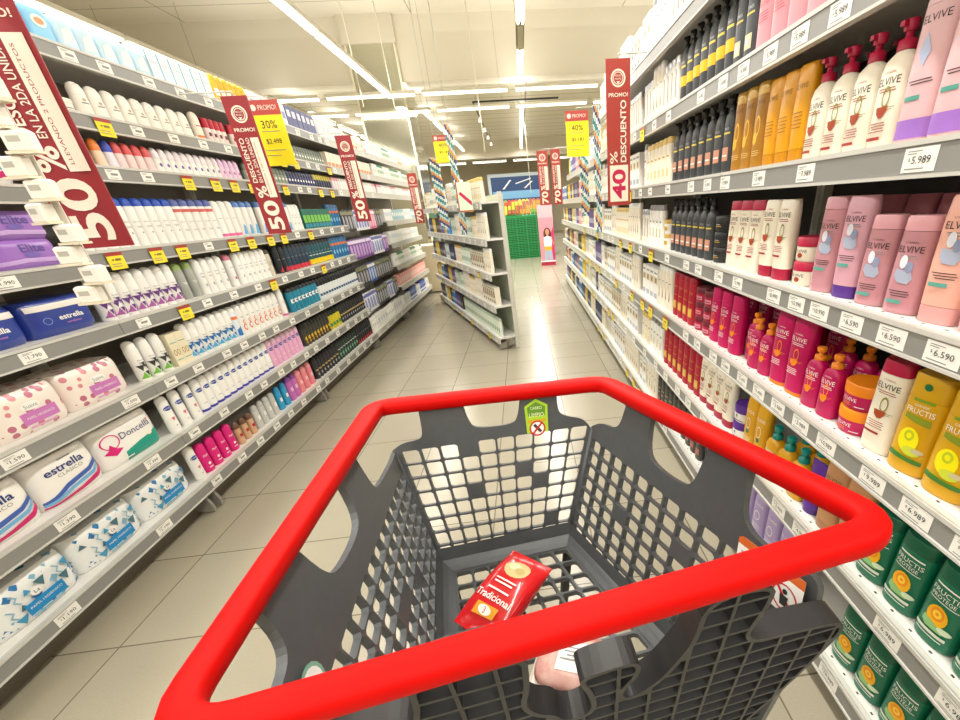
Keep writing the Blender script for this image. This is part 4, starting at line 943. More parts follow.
# clip strips of small goods
def clip_strip(label, loc, h, rz=0.0):
    t = thing('hanging_clip_strip', label, 'clip strip', loc, rz); part('strip', MB().box(-.012, .012, 0, .003, 0, h, M('#e6e2d6')), t)
    part('clip', MB().tube([(0, .0015, h), (0, .0015, h + .015), (0, .06, h + .02)], .003, UPR), t); return t
clip_strip('white clip strip hanging in front of large red sign', (-1.455, 1.60, 1.22), .95)
sp = Proto(.036, .02, .062); mb = MB().box(-.034, .034, -.018, .018, .004, .06, M('#efebe0'), bev=.006); mb.box(-.038, .038, -.02, .016, 0, .007, M('#e2d9c0')); sp.p('small_pack', mb)
mb = MB(); flat_shapes(mb, [('r', -.02, .03, .012, .045, M('#b8b4a8'))], lambda x, z: -.018); sp.p('printed_label', mb)
for i in range(19):
    o = link('hanging_pack', None, None, (-1.455 + (.02 if i % 2 else -.02) + .008 * math.sin(i), 1.575, 1.225 + i * .0625), random.uniform(-.35, .15))
    if sp.data is None: sp.data = [(n, q.mesh(n)) for n, q in sp.parts]
    for n, me in sp.data: link(n, me, o)
    tag(o, 'small white pack on the clip strip, %s from the bottom' % ordinal(i + 1), 'pack', 'small packs on the white clip strip')
cols = [M(c) for c in ('#2f8f9a', '#eef2f0', '#34508c', '#e8a25a', '#cfe6e4')]
def striped(label, loc, w, h, rz, n=46):
    t = thing('hanging_striped_strip', label, 'hanging strip', loc, rz)
    for k in range(5):
        m = MB(); x = -w / 2 + w * (k + .5) / 5; r = w / 10 * 1.05
        for i in range(n):
            z0, z1 = h * i / n, h * (i + 1) / n
            m.lathe([(z0, r, r), (z1, r, r)], cols[((i + k) // 2) % 5], 8, cx=x + .006 * math.sin(i * .9 + k), cy=.01 * (k % 2), bot=False, top=False)
        part('striped_ribbon', m, t)
    part('hook_bar', MB().box(-w / 2, w / 2, -.004, .004, h, h + .008, UPR), t)
striped('teal and white striped strip hanging beside forty percent sign', (.70, 4.0, 1.18), .055, .95, 0)
striped('navy and teal striped strip behind the yellow card', (.69, 4.75, 1.3), .08, .85, 0)
p_ = FC_.at(-.07, .5, 1.2); striped('teal striped strip hanging on the angled gondola', p_, .065, 1.0, 0)
p_ = FC_.at(-.09, 1.35, 1.25); striped('dull teal striped strip further along angled gondola', p_, .11, .75, 0)

# ------------------------------------------------------------------ end of the aisle
t = thing('cardboard_standee', 'pink cardboard standee printed with a woman in white top', 'standee', (.60, 11.3, 0), -.1)
part('board', MB().box(-.19, .19, 0, .03, 0, 1.45, M('#d98a98')), t); part('foot_panel', MB().box(-.19, .19, .03, .25, 0, .012, M('#b02a50')), t)
SK = M('#c98a68')
part('printed_panel', flat_shapes(MB(), [('r', -.19, 0, .19, .09, M('#a82040')), ('r', -.19, .09, .19, .12, W), ('r', -.19, 1.15, .19, 1.45, M('#e3a6ae')), ('p', [(.05, .12), (.19, .12), (.19, .95), (.12, .8)], M('#c22a66')),
    ('e', .02, .76, .1, .16, M('#4a2a20')), ('e', .02, .82, .05, .07, SK), ('r', -.005, .68, .045, .78, SK), ('p', [(-.07, .45), (.11, .45), (.13, .68), (.06, .71), (-.02, .71), (-.09, .68)], W), ('p', [(-.07, .36), (.11, .36), (.11, .47), (-.07, .47)], M('#e2a824')),
    ('p', [(-.09, .12), (.0, .12), (.02, .34), (.04, .12), (.13, .12), (.11, .37), (-.07, .37)], M('#9cb0c4')), ('p', [(-.09, .68), (-.07, .66), (-.13, .5), (-.16, .52)], SK), ('p', [(.13, .68), (.11, .66), (.155, .5), (.18, .52)], SK)], lambda x, z: 0), t)
cg, cg2 = M('#128a45'), M('#053318')
cm = MB(); cw, cd, ch = .148, .2, .225
cm.box(-cw, cw, -cd, cd, 0, .012, cg)
for sx in (-1, 1): cm.box(sx * cw - .008 * (sx > 0), sx * cw + .008 * (sx < 0), -cd, cd, 0, ch, cg)
for sy in (-1, 1):
    cm.box(-cw, cw, sy * cd - .004, sy * cd + .004, 0, ch, cg2)
    for k in range(5): cm.box(-cw, cw, sy * cd - .010, sy * cd + .010, k * .048, k * .048 + .022, cg)
    for k in range(4): cm.box(-cw + k * .096, -cw + k * .096 + .012, sy * cd - .012, sy * cd + .012, 0, ch, cg)
cme = cm.mesh('crate'); rows = ['bottom', 'second', 'third', 'fourth', 'top']
for c in range(6):
    for r in range(5):
        o = link('produce_crate', cme, None, (-.92 + c * .302, 13.6, r * .2262))
        tag(o, 'green plastic crate, %s of its stack, %s stack from the angled gondola' % (rows[r], ordinal(c + 1)), 'crate', 'green produce crates')
frt = [(M('#d9382a'), 'red apple', 'apple'), (M('#e8861c'), 'orange', 'orange'), (M('#e8c22a'), 'yellow lemon', 'lemon'), (M('#7a9a2c'), 'green pear', 'pear'), (M('#b0522c'), 'russet pear', 'pear')]
tray = MB().prism([(13.42, 1.135), (14.75, 1.135), (14.75, 1.60), (14.72, 1.60), (13.42, 1.18)], 0, 1.86, cg)
tray.v = [(-1.08 + y, x, z) for x, y, z in tray.v]
t = link('produce_tray', tray.mesh('produce_tray'), None); tag(t, 'sloping green display tray above the crates', 'display tray')
part_ = MB().box(-1.08, .78, 13.9, 14.75, 0, 1.134, cg2); o = link('display_plinth', part_.mesh('plinth'), None); tag(o, 'dark green plinth behind the crates under the sloping tray', 'plinth')
fm = []
for m, d, c in frt:
    q = MB(); q.sphere((0, 0, .05), .055, .055, .05, m, 8, 5); fm.append(q.mesh(c))
for row in range(7):
    for k in range(16):
        y = 13.5 + row * .17; z = 1.185 + (y - 13.42) * .323
        i = ((k + row // 2) // 3 * 7 + row // 2 * 3) % 5
        o = link(frt[i][2], fm[i], None, (-1.0 + k * .113, y, z + .012))
        o['category'] = 'fruit'; o['group'] = 'fruit on the sloping tray'
        PENDING.setdefault((frt[i][1], '%s row up' % ORD[row], 'produce tray', ''), []).append((k, 0, o))
t = thing('display_fridge', 'blue lit display fridge against the far wall', 'fridge', (.1, 24, 0))
part('cabinet', MB().box(-1.6, 1.4, 0, 1.0, 0, 3.0, M('#c7d2d6')), t)
part('header_panel', flat_shapes(MB().box(-1.45, 1.25, -.03, 0, 1.75, 2.85, M('#2c4a78')), [('r', -1.4, 1.85, 1.2, 2.2, M('#7fb4dc')), ('p', [(-.9, 2.3), (-.8, 2.3), (-.4, 2.7), (-.5, 2.7)], W), ('p', [(-.2, 2.5), (.6, 2.7), (.6, 2.75), (-.2, 2.55)], W), ('p', [(.2, 2.3), (.3, 2.3), (.7, 2.6), (.6, 2.6)], W)], lambda x, z: -.03), t)
part('glass_door', MB().box(-1.45, 1.25, -.02, 0, .25, 1.7, M('#5a86a4', .1)), t)
t = thing('cream_cabinet', 'plain cream cabinet at the far end of the deodorant shelves', 'cabinet', (-1.90, 8.55, 0))
part('body', MB().box(-.26, .26, 0, .5, .03, .86, M('#dccfae')), t); part('worktop', MB().box(-.27, .27, -.012, .51, .861, .885, M('#e9e0c6')), t); part('plinth', MB().box(-.25, .25, .02, .48, 0, .029, M('#8a7f68')), t)

# ------------------------------------------------------------------ the shopping cart
V = Vector
FL, FR, NL, NR = V((-.414, .967, 1.0)), V((.169, .977, 1.0)), V((-.301, .188, 1.1)), V((.357, .293, 1.1))
NG = V((-.297, .217, 1.1))
BL, BR, NLb, NRb = V((-.316, .845, .58)), V((.045, .887, .58)), V((-.22, .30, .58)), V((.32, .36, .58))
CARTG = noise_mat('charcoal_plastic', '#494c4d', '#54575a', 60, .42)
CARTD = noise_mat('dark_plastic', '#242425', '#2b2b2b', 60, .45)
CRED = noise_mat('red_plastic', '#c00502', '#ca0804', 20, .55); CRED.node_tree.nodes['Principled BSDF'].inputs['Specular IOR Level'].default_value = .12
cart = thing('shopping_cart', 'charcoal plastic shopping cart with a bright red rim', 'shopping cart', (0.0, .6, 0))
def cpart(name, mb, par=None):
    mb.v = [(x - 0.0, y - .6, z) for x, y, z in mb.v]
    return part(name, mb, par or cart)
def area(p): return sum(p[i][0] * p[(i + 1) % len(p)][1] - p[(i + 1) % len(p)][0] * p[i][1] for i in range(len(p))) / 2
def inside(pt, poly):
    x, y = pt; r = False; n = len(poly)
    for i in range(n):
        (x1, y1), (x2, y2) = poly[i], poly[(i + 1) % n]
        if (y1 > y) != (y2 > y) and x < (x2 - x1) * (y - y1) / (y2 - y1) + x1: r = not r
    return r
def edge_dist(pt, poly):
    x, y = pt; best = 9
    for i in range(len(poly)):
        (x1, y1), (x2, y2) = poly[i], poly[(i + 1) % len(poly)]
        dx, dy = x2 - x1, y2 - y1; L2 = dx * dx + dy * dy or 1e-9
        t = max(0, min(1, ((x - x1) * dx + (y - y1) * dy) / L2)); best = min(best, math.hypot(x - x1 - t * dx, y - y1 - t * dy))
    return best
def rounded_cell(x0, x1, y0, y1, c=.18):
    a, b = (x1 - x0) * c, (y1 - y0) * c
    return [(x0 + a, y0), (x1 - a, y0), (x1, y0 + b), (x1, y1 - b), (x1 - a, y1), (x0 + a, y1), (x0, y1 - b), (x0, y0 + b)]
def smooth_poly(p, sharp=lambda q: False, k=2):
    """rounds the corners of an outline, except where sharp(point)"""
    for _ in range(k):
        q = []
        for i in range(len(p)):
            a, b = p[i], p[(i + 1) % len(p)]
            if sharp(a): q.append(a)
            else: q.append((a[0] * .75 + b[0] * .25, a[1] * .75 + b[1] * .25))
            if not sharp(b): q.append((a[0] * .25 + b[0] * .75, a[1] * .25 + b[1] * .75))
        p = q
    return p
def plate(mb, outer, holes, fmap, nrm, th, mat, matedge=None):
    """flat plate with holes, mapped into space by fmap(x, y); th along nrm"""
    loops = [outer] + holes
    pts = [p for l in loops for p in l]
    ed_ = []; o = 0
    for l in loops:
        ed_ += [(o + i, o + (i + 1) % len(l)) for i in range(len(l))]; o += len(l)
    cv, _e, cf, *_r = delaunay_2d_cdt([Vector(p) for p in pts], ed_, [], 0, 1e-7)
    cells = [(min(q[0] for q in l), max(q[0] for q in l), min(q[1] for q in l), max(q[1] for q in l), l) for l in holes]
    tri = []
    for f in cf:
        c = ((cv[f[0]].x + cv[f[1]].x + cv[f[2]].x) / 3, (cv[f[0]].y + cv[f[1]].y + cv[f[2]].y) / 3)
        if not inside(c, outer): continue
        if any(a < c[0] < b and e < c[1] < g and inside(c, l) for a, b, e, g, l in cells): continue
        tri.append(tuple(f))
    nv = len(cv); N = nrm * th / 2
    PP = [fmap(q.x, q.y) for q in cv]
    mb.add([tuple(p + N) for p in PP] + [tuple(p - N) for p in PP], tri + [tuple(i + nv for i in reversed(t)) for t in tri], mat)
    P = [fmap(x, y) for x, y in pts]; n = len(P)
    vs = [tuple(p + N) for p in P] + [tuple(p - N) for p in P]
    o = 0; fs = []
    for l in loops:
        k = len(l)
        for i in range(k):
            j = (i + 1) % k; fs.append((o + i, o + j, o + j + n, o + i + n))
        o += k
    mb.add(vs, fs, matedge or mat)
def quad_map(T0, T1, B0, B1, W_, H_2):
    def f(x, y):
        s, t = x / W_, y / H_2
        return (T0 * (1 - s) + T1 * s) * (1 - t) + (B0 * (1 - s) + B1 * s) * t
    return f
def wall(name, T0, T1, B0, B1, outer, grid, skip=(), flip=1, sk=1):
    Wd = ((T1 - T0).length + (B1 - B0).length) / 2; Hd = ((B0 - T0).length + (B1 - T1).length) / 2
    out = smooth_poly([(s * Wd, t * Hd) for s, t in outer], lambda q: q[1] < .01 * Hd or q[1] > .99 * Hd or q[0] < .002 * Wd or q[0] > .998 * Wd)
    s0, s1, t0a, t0b, t1, nc, nr = grid; holes = []
    for c in range(nc):
        for r in range(nr):
            if (c, r) in skip: continue
            a = s0 + (s1 - s0) * c / nc; b = s0 + (s1 - s0) * (c + 1) / nc
            u = (c + .5) / nc; tt = t0a + (t0b - t0a) * u
            y0 = tt + (t1 - tt) * r / nr; y1 = tt + (t1 - tt) * (r + 1) / nr
            m = .05
            cell = rounded_cell((a + (b - a) * m) * Wd, (b - (b - a) * m) * Wd, (y0 + (y1 - y0) * m) * Hd, (y1 - (y1 - y0) * m) * Hd, .12)
            if all(inside(p, out) for p in cell) and min(edge_dist(p, out) for p in cell) > .0045: holes.append(cell)
    nrm = (T1 - T0).cross(B0 - T0).normalized()
    mb = MB(); plate(mb, out, holes, quad_map(T0, T1, B0, B1, Wd, Hd), nrm, .012, CARTG)
    return cpart(name, mb)
front = [(0, .26), (.05, .225), (.14, .215), (.165, .18), (.178, .0), (.365, .0), (.378, .14), (.41, .19), (.585, .19), (.612, .15), (.625, .0), (.785, .0), (.802, .14), (.84, .18), (.94, .21), (1.0, .30), (1, 1), (0, 1)]
wall('basket_wall', FL, FR, BL, BR, front, (.03, .97, .27, .25, .985, 10, 8), {(3, 3), (6, 2), (7, 3), (3, 0), (8, 6), (5, 7), (6, 7)})
leftp = [(0, .27), (.08, .27), (.29, .235), (.321, .20), (.335, .0), (.455, .0), (.463, .17), (.51, .22), (.655, .20), (.69, .15), (.705, .0), (.83, .0), (.838, .11), (.87, .165), (.94, .165), (.965, .0), (1, 0), (1, 1), (0, 1)]
wall('basket_wall', FL, NL, BL, NLb, leftp, (.02, .86, .37, .29, .985, 12, 8), {(7, 3), (6, 3), (4, 4)})
rightp = [(0, .27), (.06, .215), (.16, .20), (.195, .15), (.205, .0), (.35, .0), (.362, .19), (.41, .245), (.55, .245), (.592, .2), (.607, .0), (.735, .0), (.748, .19), (.79, .25), (.88, .255), (.948, .235), (.968, .30), (.99, .62), (1, 1), (0, 1)]
wall('basket_wall', FR, NR, BR, NRb, rightp, (.02, .80, .33, .34, .985, 10, 8), {(3, 3), (7, 2)})
# corner posts and ledge
for a, b in ((FL, BL), (FR, BR)):
    m = MB(); p0 = a.lerp(b, .28); m.tube([tuple(p0), tuple(a.lerp(b, .7)), tuple(b)], .011, CARTG, 8); cpart('corner_post', m)
# basket floor
flw_, fll = (BR - BL).length, ((NLb - BL).length + (NRb - BR).length) / 2
mb = MB(); holes = []
for c in range(7):
    for r in range(10):
        a, b = .10 + .80 * c / 7, .10 + .80 * (c + 1) / 7; u, v = .08 + .84 * r / 10, .08 + .84 * (r + 1) / 10
        holes.append(rounded_cell((a + .008) * .45, (b - .008) * .45, (u + .005) * fll, (v - .005) * fll, .12))
fm_ = quad_map(BL, BR, NLb, NRb, .45, fll)
plate(mb, [(0, 0), (.45, 0), (.45, fll), (0, fll)], holes, lambda x, y: fm_(x, y) - V((0, 0, .012)), V((0, 0, 1)), .014, CARTG)
inner = [fm_(.10 * .45, .08 * fll), fm_(.90 * .45, .08 * fll), fm_(.90 * .45, .92 * fll), fm_(.10 * .45, .92 * fll)]
outer = [BL, BR, NRb, NLb]
rings = []
for f, dz in ((0, .045), (.25, .012), (.6, .003), (.93, -.002)): rings.append([o.lerp(i, f) + V((0, 0, dz)) for o, i in zip(outer, inner)])
vs = [tuple(p) for r in rings for p in r]
mb.add(vs, [(r * 4 + i, r * 4 + (i + 1) % 4, r * 4 + 4 + (i + 1) % 4, r * 4 + 4 + i) for r in range(3) for i in range(4)], CARTG)
cpart('basket_floor', mb)
# red rim: rounded bar swept round the top
cor = [NL, NR, FR, FL]; path = []
for i, c in enumerate(cor):
    a, b = cor[i - 1], cor[(i + 1) % 4]; q = .05
    p0 = c + (a - c).normalized() * q; p2 = c + (b - c).normalized() * q
    for k in range(7):
        t = k / 6; path.append(p0 * (1 - t) ** 2 + c * 2 * t * (1 - t) + p2 * t * t)
rim = MB(); n = len(path); seg = 16; vs = []; fs = []
for i, p in enumerate(path):
    tg = (path[(i + 1) % n] - path[i - 1]).normalized(); sd = tg.cross(V((0, 0, 1))).normalized(); up = sd.cross(tg)
    for k in range(seg):
        a = 2 * PI * k / seg; c_, s_ = math.cos(a), math.sin(a)
        near = max(0, min(1, (.62 - p.y) / .25))
        nl = near * max(0, min(1, (.15 - p.x) / .45)); wv = (.0245 - .007 * near - .0025 * nl) * math.copysign(abs(c_) ** .65, c_); hv = (.018 - .003 * near - .002 * nl) * math.copysign(abs(s_) ** .7, s_)
        vs.append(tuple(p + sd * wv + up * hv))
for i in range(n):
    for k in range(seg): fs.append((i * seg + k, i * seg + (k + 1) % seg, ((i + 1) % n) * seg + (k + 1) % seg, ((i + 1) % n) * seg + k))
rim.add(vs, fs, CRED, True); cpart('rim', rim)
# rear gate with deep ribs
ex, ed = V((.99331548, .11543116, 0)), V((-.0155777, .13405023, -.99085209)); nz = ex.cross(ed).normalized()
gate = [(.03, .13), (.055, .112), (.13, .118), (.150, .10), (.157, .02), (.262, .02), (.259, .10), (.25, .135), (.262, .165), (.280, .178), (.288, .198), (.307, .206), (.324, .192), (.318, .15), (.307, .118), (.318, .107), (.365, .104), (.378, .115), (.376, .14), (.36, .166), (.358, .182), (.370, .192), (.388, .180), (.405, .162), (.425, .12), (.434, .094), (.438, .02), (.516, .02), (.518, .06), (.506, .105), (.508, .122), (.522, .136), (.56, .138), (.622, .145), (.647, .155), (.653, .185), (.615, .30), (.56, .42), (.53, .50), (.12, .50), (.09, .40), (.03, .20)]
gate_s = smooth_poly(gate)
def inset(p, d):
    sg = 1 if area(p) > 0 else -1; q = []
    for i in range(len(p)):
        a, b, c = p[i - 1], p[i], p[(i + 1) % len(p)]
        n1 = (-(b[1] - a[1]), b[0] - a[0]); n2 = (-(c[1] - b[1]), c[0] - b[0])
        l1, l2 = math.hypot(*n1) or 1, math.hypot(*n2) or 1
        nx, ny = n1[0] / l1 + n2[0] / l2, n1[1] / l1 + n2[1] / l2; l = math.hypot(nx, ny) or 1
        q.append((b[0] + sg * d * nx / l, b[1] + sg * d * ny / l))
    return q
def clip_rect(p, x0, x1, y0, y1):
    for ax, lim, sg in ((0, x0, 1), (0, x1, -1), (1, y0, 1), (1, y1, -1)):
        out = []
        for i in range(len(p)):
            a, b = p[i - 1], p[i]; ia, ib = sg * (a[ax] - lim) >= 0, sg * (b[ax] - lim) >= 0
            if ia != ib:
                t = (lim - a[ax]) / (b[ax] - a[ax]); out.append((a[0] + (b[0] - a[0]) * t, a[1] + (b[1] - a[1]) * t))
            if ib: out.append(b)
        p = out
        if len(p) < 3: return []
    q = []
    for a in p:
        if not q or math.hypot(a[0] - q[-1][0], a[1] - q[-1][1]) > 4e-4: q.append(a)
    return q
gin = inset(gate_s, .0062); gh = []
gp, gq, rb = .0405, .030, .0022
for a in range(17):
    for b in range(16):
        x, y = -.012 + a * gp, .012 + b * gq
        c = clip_rect(gin, x + rb, x + gp - rb, y + rb, y + gq - rb)
        if len(c) > 2 and abs(area(c)) > 6e-5: gh.append(c)
mb = MB(); plate(mb, gate_s, gh, lambda x, y: NG + ex * x + ed * y, nz, .030, CARTD); g = cpart('rear_gate', mb)
for sx in (0, 1):
    mb = MB(); ol = [(.61, .19), (.645, .185), (.658, .22), (.64, .40), (.60, .52), (.44, .52), (.5, .42), (.56, .3)]
    if sx == 0: ol = [(.66 - x, y) for x, y in ol]
    plate(mb, smooth_poly(ol), [], lambda x, y: NG + ex * x + ed * y + V((0, .032, 0)), nz, .012, CARTG)
    bx = .585 if sx else .075
    pn = cpart('corner_panel', mb)
    c = NG + ex * bx + ed * .27 + V((0, .024, 0)); mb = MB().lathe([(0, .008, .008), (.008, .006, .006)], SIL, 10)
    mb.v = [tuple(c + ex * x + ed * y - V((0, 1, 0)) * z) for x, y, z in mb.v]
    cpart('bolt', mb, pn)
# stickers
def on_plane(o, ux, uz, nrm):
    return Matrix(((ux.x, -nrm.x, uz.x, o.x), (ux.y, -nrm.y, uz.y, o.y), (ux.z, -nrm.z, uz.z, o.z), (0, 0, 0, 1)))
fx = (FR - FL).normalized(); fz = -((BL + BR) - (FL + FR)).normalized(); fn = -fx.cross(fz); fn = fn if fn.y < 0 else -fn
o = (FL * .30 + FR * .70) * .86 + (BL * .3 + BR * .7) * .14 + fn * .0095
mb = flat_shapes(MB(), [('p', [(-.028, -.05), (.028, -.05), (.03, .022), (0, .04), (-.03, .022)], M('#a9cf2e')), ('p', [(-.022, -.005), (.022, -.005), (.024, .018), (0, .032), (-.024, .018)], M('#5f8f1c')), ('t', 'CARRO', 0, .016, .008, M('#e9f2c0'), .03), ('t', 'LIMPIO', 0, -.002, .011, M('#eef2c8'), .038),
    ('r', -.024, -.022, .024, -.014, M('#c8a81c')), ('e', 0, -.038, .02, .02, W), ('o', 0, -.038, .021, .021, M('#c4202c'), .8), ('p', [(-.011, -.03), (-.005, -.025), (.012, -.046), (.006, -.05)], M('#3a3030')), ('p', [(-.014, -.05), (-.01, -.053), (.014, -.026), (.01, -.023)], M('#c4202c'))], lambda x, z: 0)
mb.xform(on_plane(o, fx, fz, fn)); cpart('green_sticker', mb)
rx = -(NR - FR).normalized(); rzv = -((BR + NRb) - (FR + NR)).normalized(); rn = rx.cross(rzv); rn = rn if rn.x < 0 else -rn
rzv = rx.cross(rn); rzv = rzv if rzv.z > 0 else -rzv
o = (FR * .135 + NR * .865) * .665 + (BR * .135 + NRb * .865) * .335 + rn * .012
rx = -rx
mb = flat_shapes(MB(), [('r', -.06, -.035, .06, .035, W), ('r', -.06, .02, .06, .035, M('#d8682a')), ('o', .034, -.01, .021, .021, M('#c4202c'), .88), ('p', [(.018, .003), (.021, .006), (.05, -.023), (.047, -.026)], M('#c4202c')), ('e', .034, .0, .004, .004, TXT), ('p', [(.027, -.006), (.041, -.006), (.039, -.022), (.029, -.022)], TXT)] + lines(-.02, .012, .06, 4, GY, .009, .0028), lambda x, z: 0)
mb.xform(on_plane(o, rx, rzv, rn)); cpart('warning_sticker', mb)
lx = (FL - NL).normalized(); lz = -((BL + NLb) - (FL + NL)).normalized(); ln_ = lx.cross(lz); ln_ = ln_ if ln_.x > 0 else -ln_
lx2 = lz.cross(ln_) * 1; lx2 = lx2 if lx2.y > 0 else -lx2
o = (FL * .12 + NL * .88) * .75 + (BL * .12 + NLb * .88) * .25 + ln_ * .0095
mb = flat_shapes(MB(), [('e', 0, 0, .026, .026, M('#7fb09a')), ('e', 0, 0, .021, .021, W), ('t', '50', 0, 0, .014, M('#7a4a4a'))], lambda x, z: 0); mb.xform(on_plane(o, lx2, lz, ln_)); cpart('round_sticker', mb)
# base frame and castors
m = MB(); zb = .16
c4 = [V((-.27, .82, zb)), V((-.02, .85, zb)), V((.26, .40, zb)), V((-.19, .36, zb))]
m.tube([tuple(p) for p in c4], .014, CARTD, 8, closed=True); cpart('base_frame', m)
for p, q in zip(c4, (BL, BR, NRb, NLb)):
    m = MB(); m.tube([tuple(p), tuple(p.lerp(q, .5)), tuple(q + V((0, 0, -.01)) + (V((-.06, .62, .58)) - q) * .08)], .014, CARTD, 8); cpart('leg', m)
    m = MB(); m.tube([(p.x - .012, p.y, .06), (p.x + .012, p.y, .06)], .0595, M('#2a2a2c', .5), 18); w = cpart('castor', m)
    m = MB(); m.box(p.x - .018, p.x - .014, p.y - .02, p.y + .02, .05, zb, SIL).box(p.x + .014, p.x + .018, p.y - .02, p.y + .02, .05, zb, SIL); cpart('fork', m, w)

# goods in the cart
bagred = M('#d3131c', .22, coat=.5)
bp = [(0, .062, .003), (.012, .062, .004), (.018, .063, .007), (.05, .062, .026), (.11, .062, .032), (.16, .062, .026), (.192, .063, .007), (.198, .062, .004), (.212, .062, .003)]
t = thing('food_bag', 'glossy red food bag with a pasta picture lying in cart', 'bag', (-.195, .595, .612), R(-36)); t.rotation_euler = (R(-84), 0, R(-39))
part('bag_film', MB().lathe(bp, bagred, 26, 3.0), t)
fy = prof_front(bp, 3.0)
part('printed_panel', flat_shapes(MB(), [('e', .0, .16, .034, .026, M('#d8c48a')), ('e', -.01, .165, .016, .012, M('#efe2b8')), ('e', .012, .156, .013, .010, M('#c4b070')), ('r', -.028, .118, .03, .122, W), ('r', -.024, .108, .026, .112, W), ('r', -.028, .09, .03, .094, W), ('t', 'Tradicional', 0, .074, .016, W, .095, 0, .01), ('p', [(-.03, .03), (.028, .034), (.032, .056), (-.026, .054)], M('#e8a01c')), ('e', 0, .043, .018, .009, W), ('t', '3', 0, .043, .012, M('#c4262c'))], fy, lift=.0015, step=.0006), t)
t = thing('meat_tray', 'clear wrapped tray of red meat with a white label in cart', 'meat tray', (.015, .50, .586), R(-20))
part('tray', MB().box(-.085, .085, -.065, .065, 0, .022, M('#efe8e0'), bev=.008), t)
MEAT = noise_mat('marbled_meat', '#b8453e', '#ecd2c6', 38, .3)
m = MB().lathe([(.0225, .074, .054), (.03, .078, .058), (.040, .072, .052), (.044, .05, .035)], MEAT, 24, 4)
part('meat', m, t)
part('price_label', flat_shapes(MB(), [('r', -.045, -.028, .04, .03, W)] + lines(-.005, .02, .07, 4, GY, .008, .003) + [('r', .0, -.022, .04, -.012, TXT)], lambda x, z: 0, lift=.0).xform(Matrix(((1, 0, 0, .01), (0, 0, 1, .0), (0, -1, 0, .0455), (0, 0, 0, 1)))), t)
t = thing('snack_packet', 'small crimson and yellow packet at the near corner of cart', 'packet', (-.125, .40, .592), R(15)); t.rotation_euler = (R(-88), 0, R(12))
bq = [(0, .05, .002), (.012, .05, .004), (.06, .05, .016), (.11, .05, .004), (.122, .05, .002)]
part('packet_film', MB().lathe(bq, M('#d01c46', .3), 20, 3), t); part('printed_panel', flat_shapes(MB(), [('e', .01, .06, .022, .018, M('#f0c02a')), ('r', -.03, .09, .03, .098, W)], prof_front(bq, 3), lift=.0012, step=.0005), t)

# ------------------------------------------------------------------ the room
FLOORM = tile_mat('terrazzo_tiles', '#908977', '#a9a28f', '#6b6454', .473, .468, -1.716, 1.197, .0028, .22, speck=.5, per_tile=.25)
CEILN = tile_mat('plaster_panels', '#dbd4c2', '#e0dac9', '#989080', 1.9, 1.25, .35, .4, .008, .8, speck=.05, per_tile=.3)
CEILF = tile_mat('slatted_ceiling', '#ddd6c2', '#e4decd', '#a59d89', 2.6, .62, .4, .1, .02, .8, speck=.05, per_tile=.4)
PLAS = noise_mat('plaster', '#dcd4c2', '#e2dbca', 1.5, .8)
WALLM = noise_mat('wall_paint', '#ded3b6', '#e5dcc4', 1.2, .8)
def st(name, mb): return tag(link(name, mb.mesh(name)), kind='structure')
X0, X1, Y0, Y1, Zc = -9.0, 9.0, -5.0, 27.0, 4.62
st('floor', MB().box(X0, X1, Y0, Y1, -.12, 0, FLOORM))
st('ceiling', MB().box(X0, X1, Y0, 9.75, Zc, Zc + .1, CEILN))
st('ceiling_far', MB().box(X0, X1, 10.15, Y1, 3.78, 3.88, CEILF))
st('ceiling_beam', MB().box(X0, X1, 9.75, 10.15, 3.66, Zc + .1, PLAS))
st('ceiling_drop', MB().box(X0, X1, 18.5, 18.9, 3.2, 3.78, PLAS))
st('wall_back', MB().box(X0, X1, Y1, Y1 + .15, 0, Zc, WALLM)); st('wall_front', MB().box(X0, X1, Y0 - .15, Y0, 0, Zc, WALLM))
st('wall_left', MB().box(X0 - .15, X0, Y0, Y1, 0, Zc, WALLM)); st('wall_right', MB().box(X1, X1 + .15, Y0, Y1, 0, Zc, WALLM))
MIR = M('#b9b8a4', .06, .9); FRM = M('#f3ecd6', .4)
col = st('column', MB().box(-2.84, -1.90, 9.66, 9.74, 4.22, 4.619, PLAS).box(-2.80, -1.94, 9.70, 9.74, 0, 4.22, PLAS))
MIR = tile_mat('mirror_panels', '#cdcbb8', '#d4d2c0', '#a9a893', 5.0, 5.0, 9, 9, .001, .1); MIR.node_tree.nodes['Principled BSDF'].inputs['Metallic'].default_value = .9
part('mirror_panel', MB().box(-2.79, -1.96, 9.685, 9.70, .02, 4.21, MIR), col)
part('mirror_panel', MB().box(-1.94, -1.925, 9.70, 10.6, .02, 3.6, MIR), col)
for x in (-2.81, -1.955): part('mirror_frame', MB().box(x, x + .03, 9.675, 9.70, .02, 4.22, FRM), col)

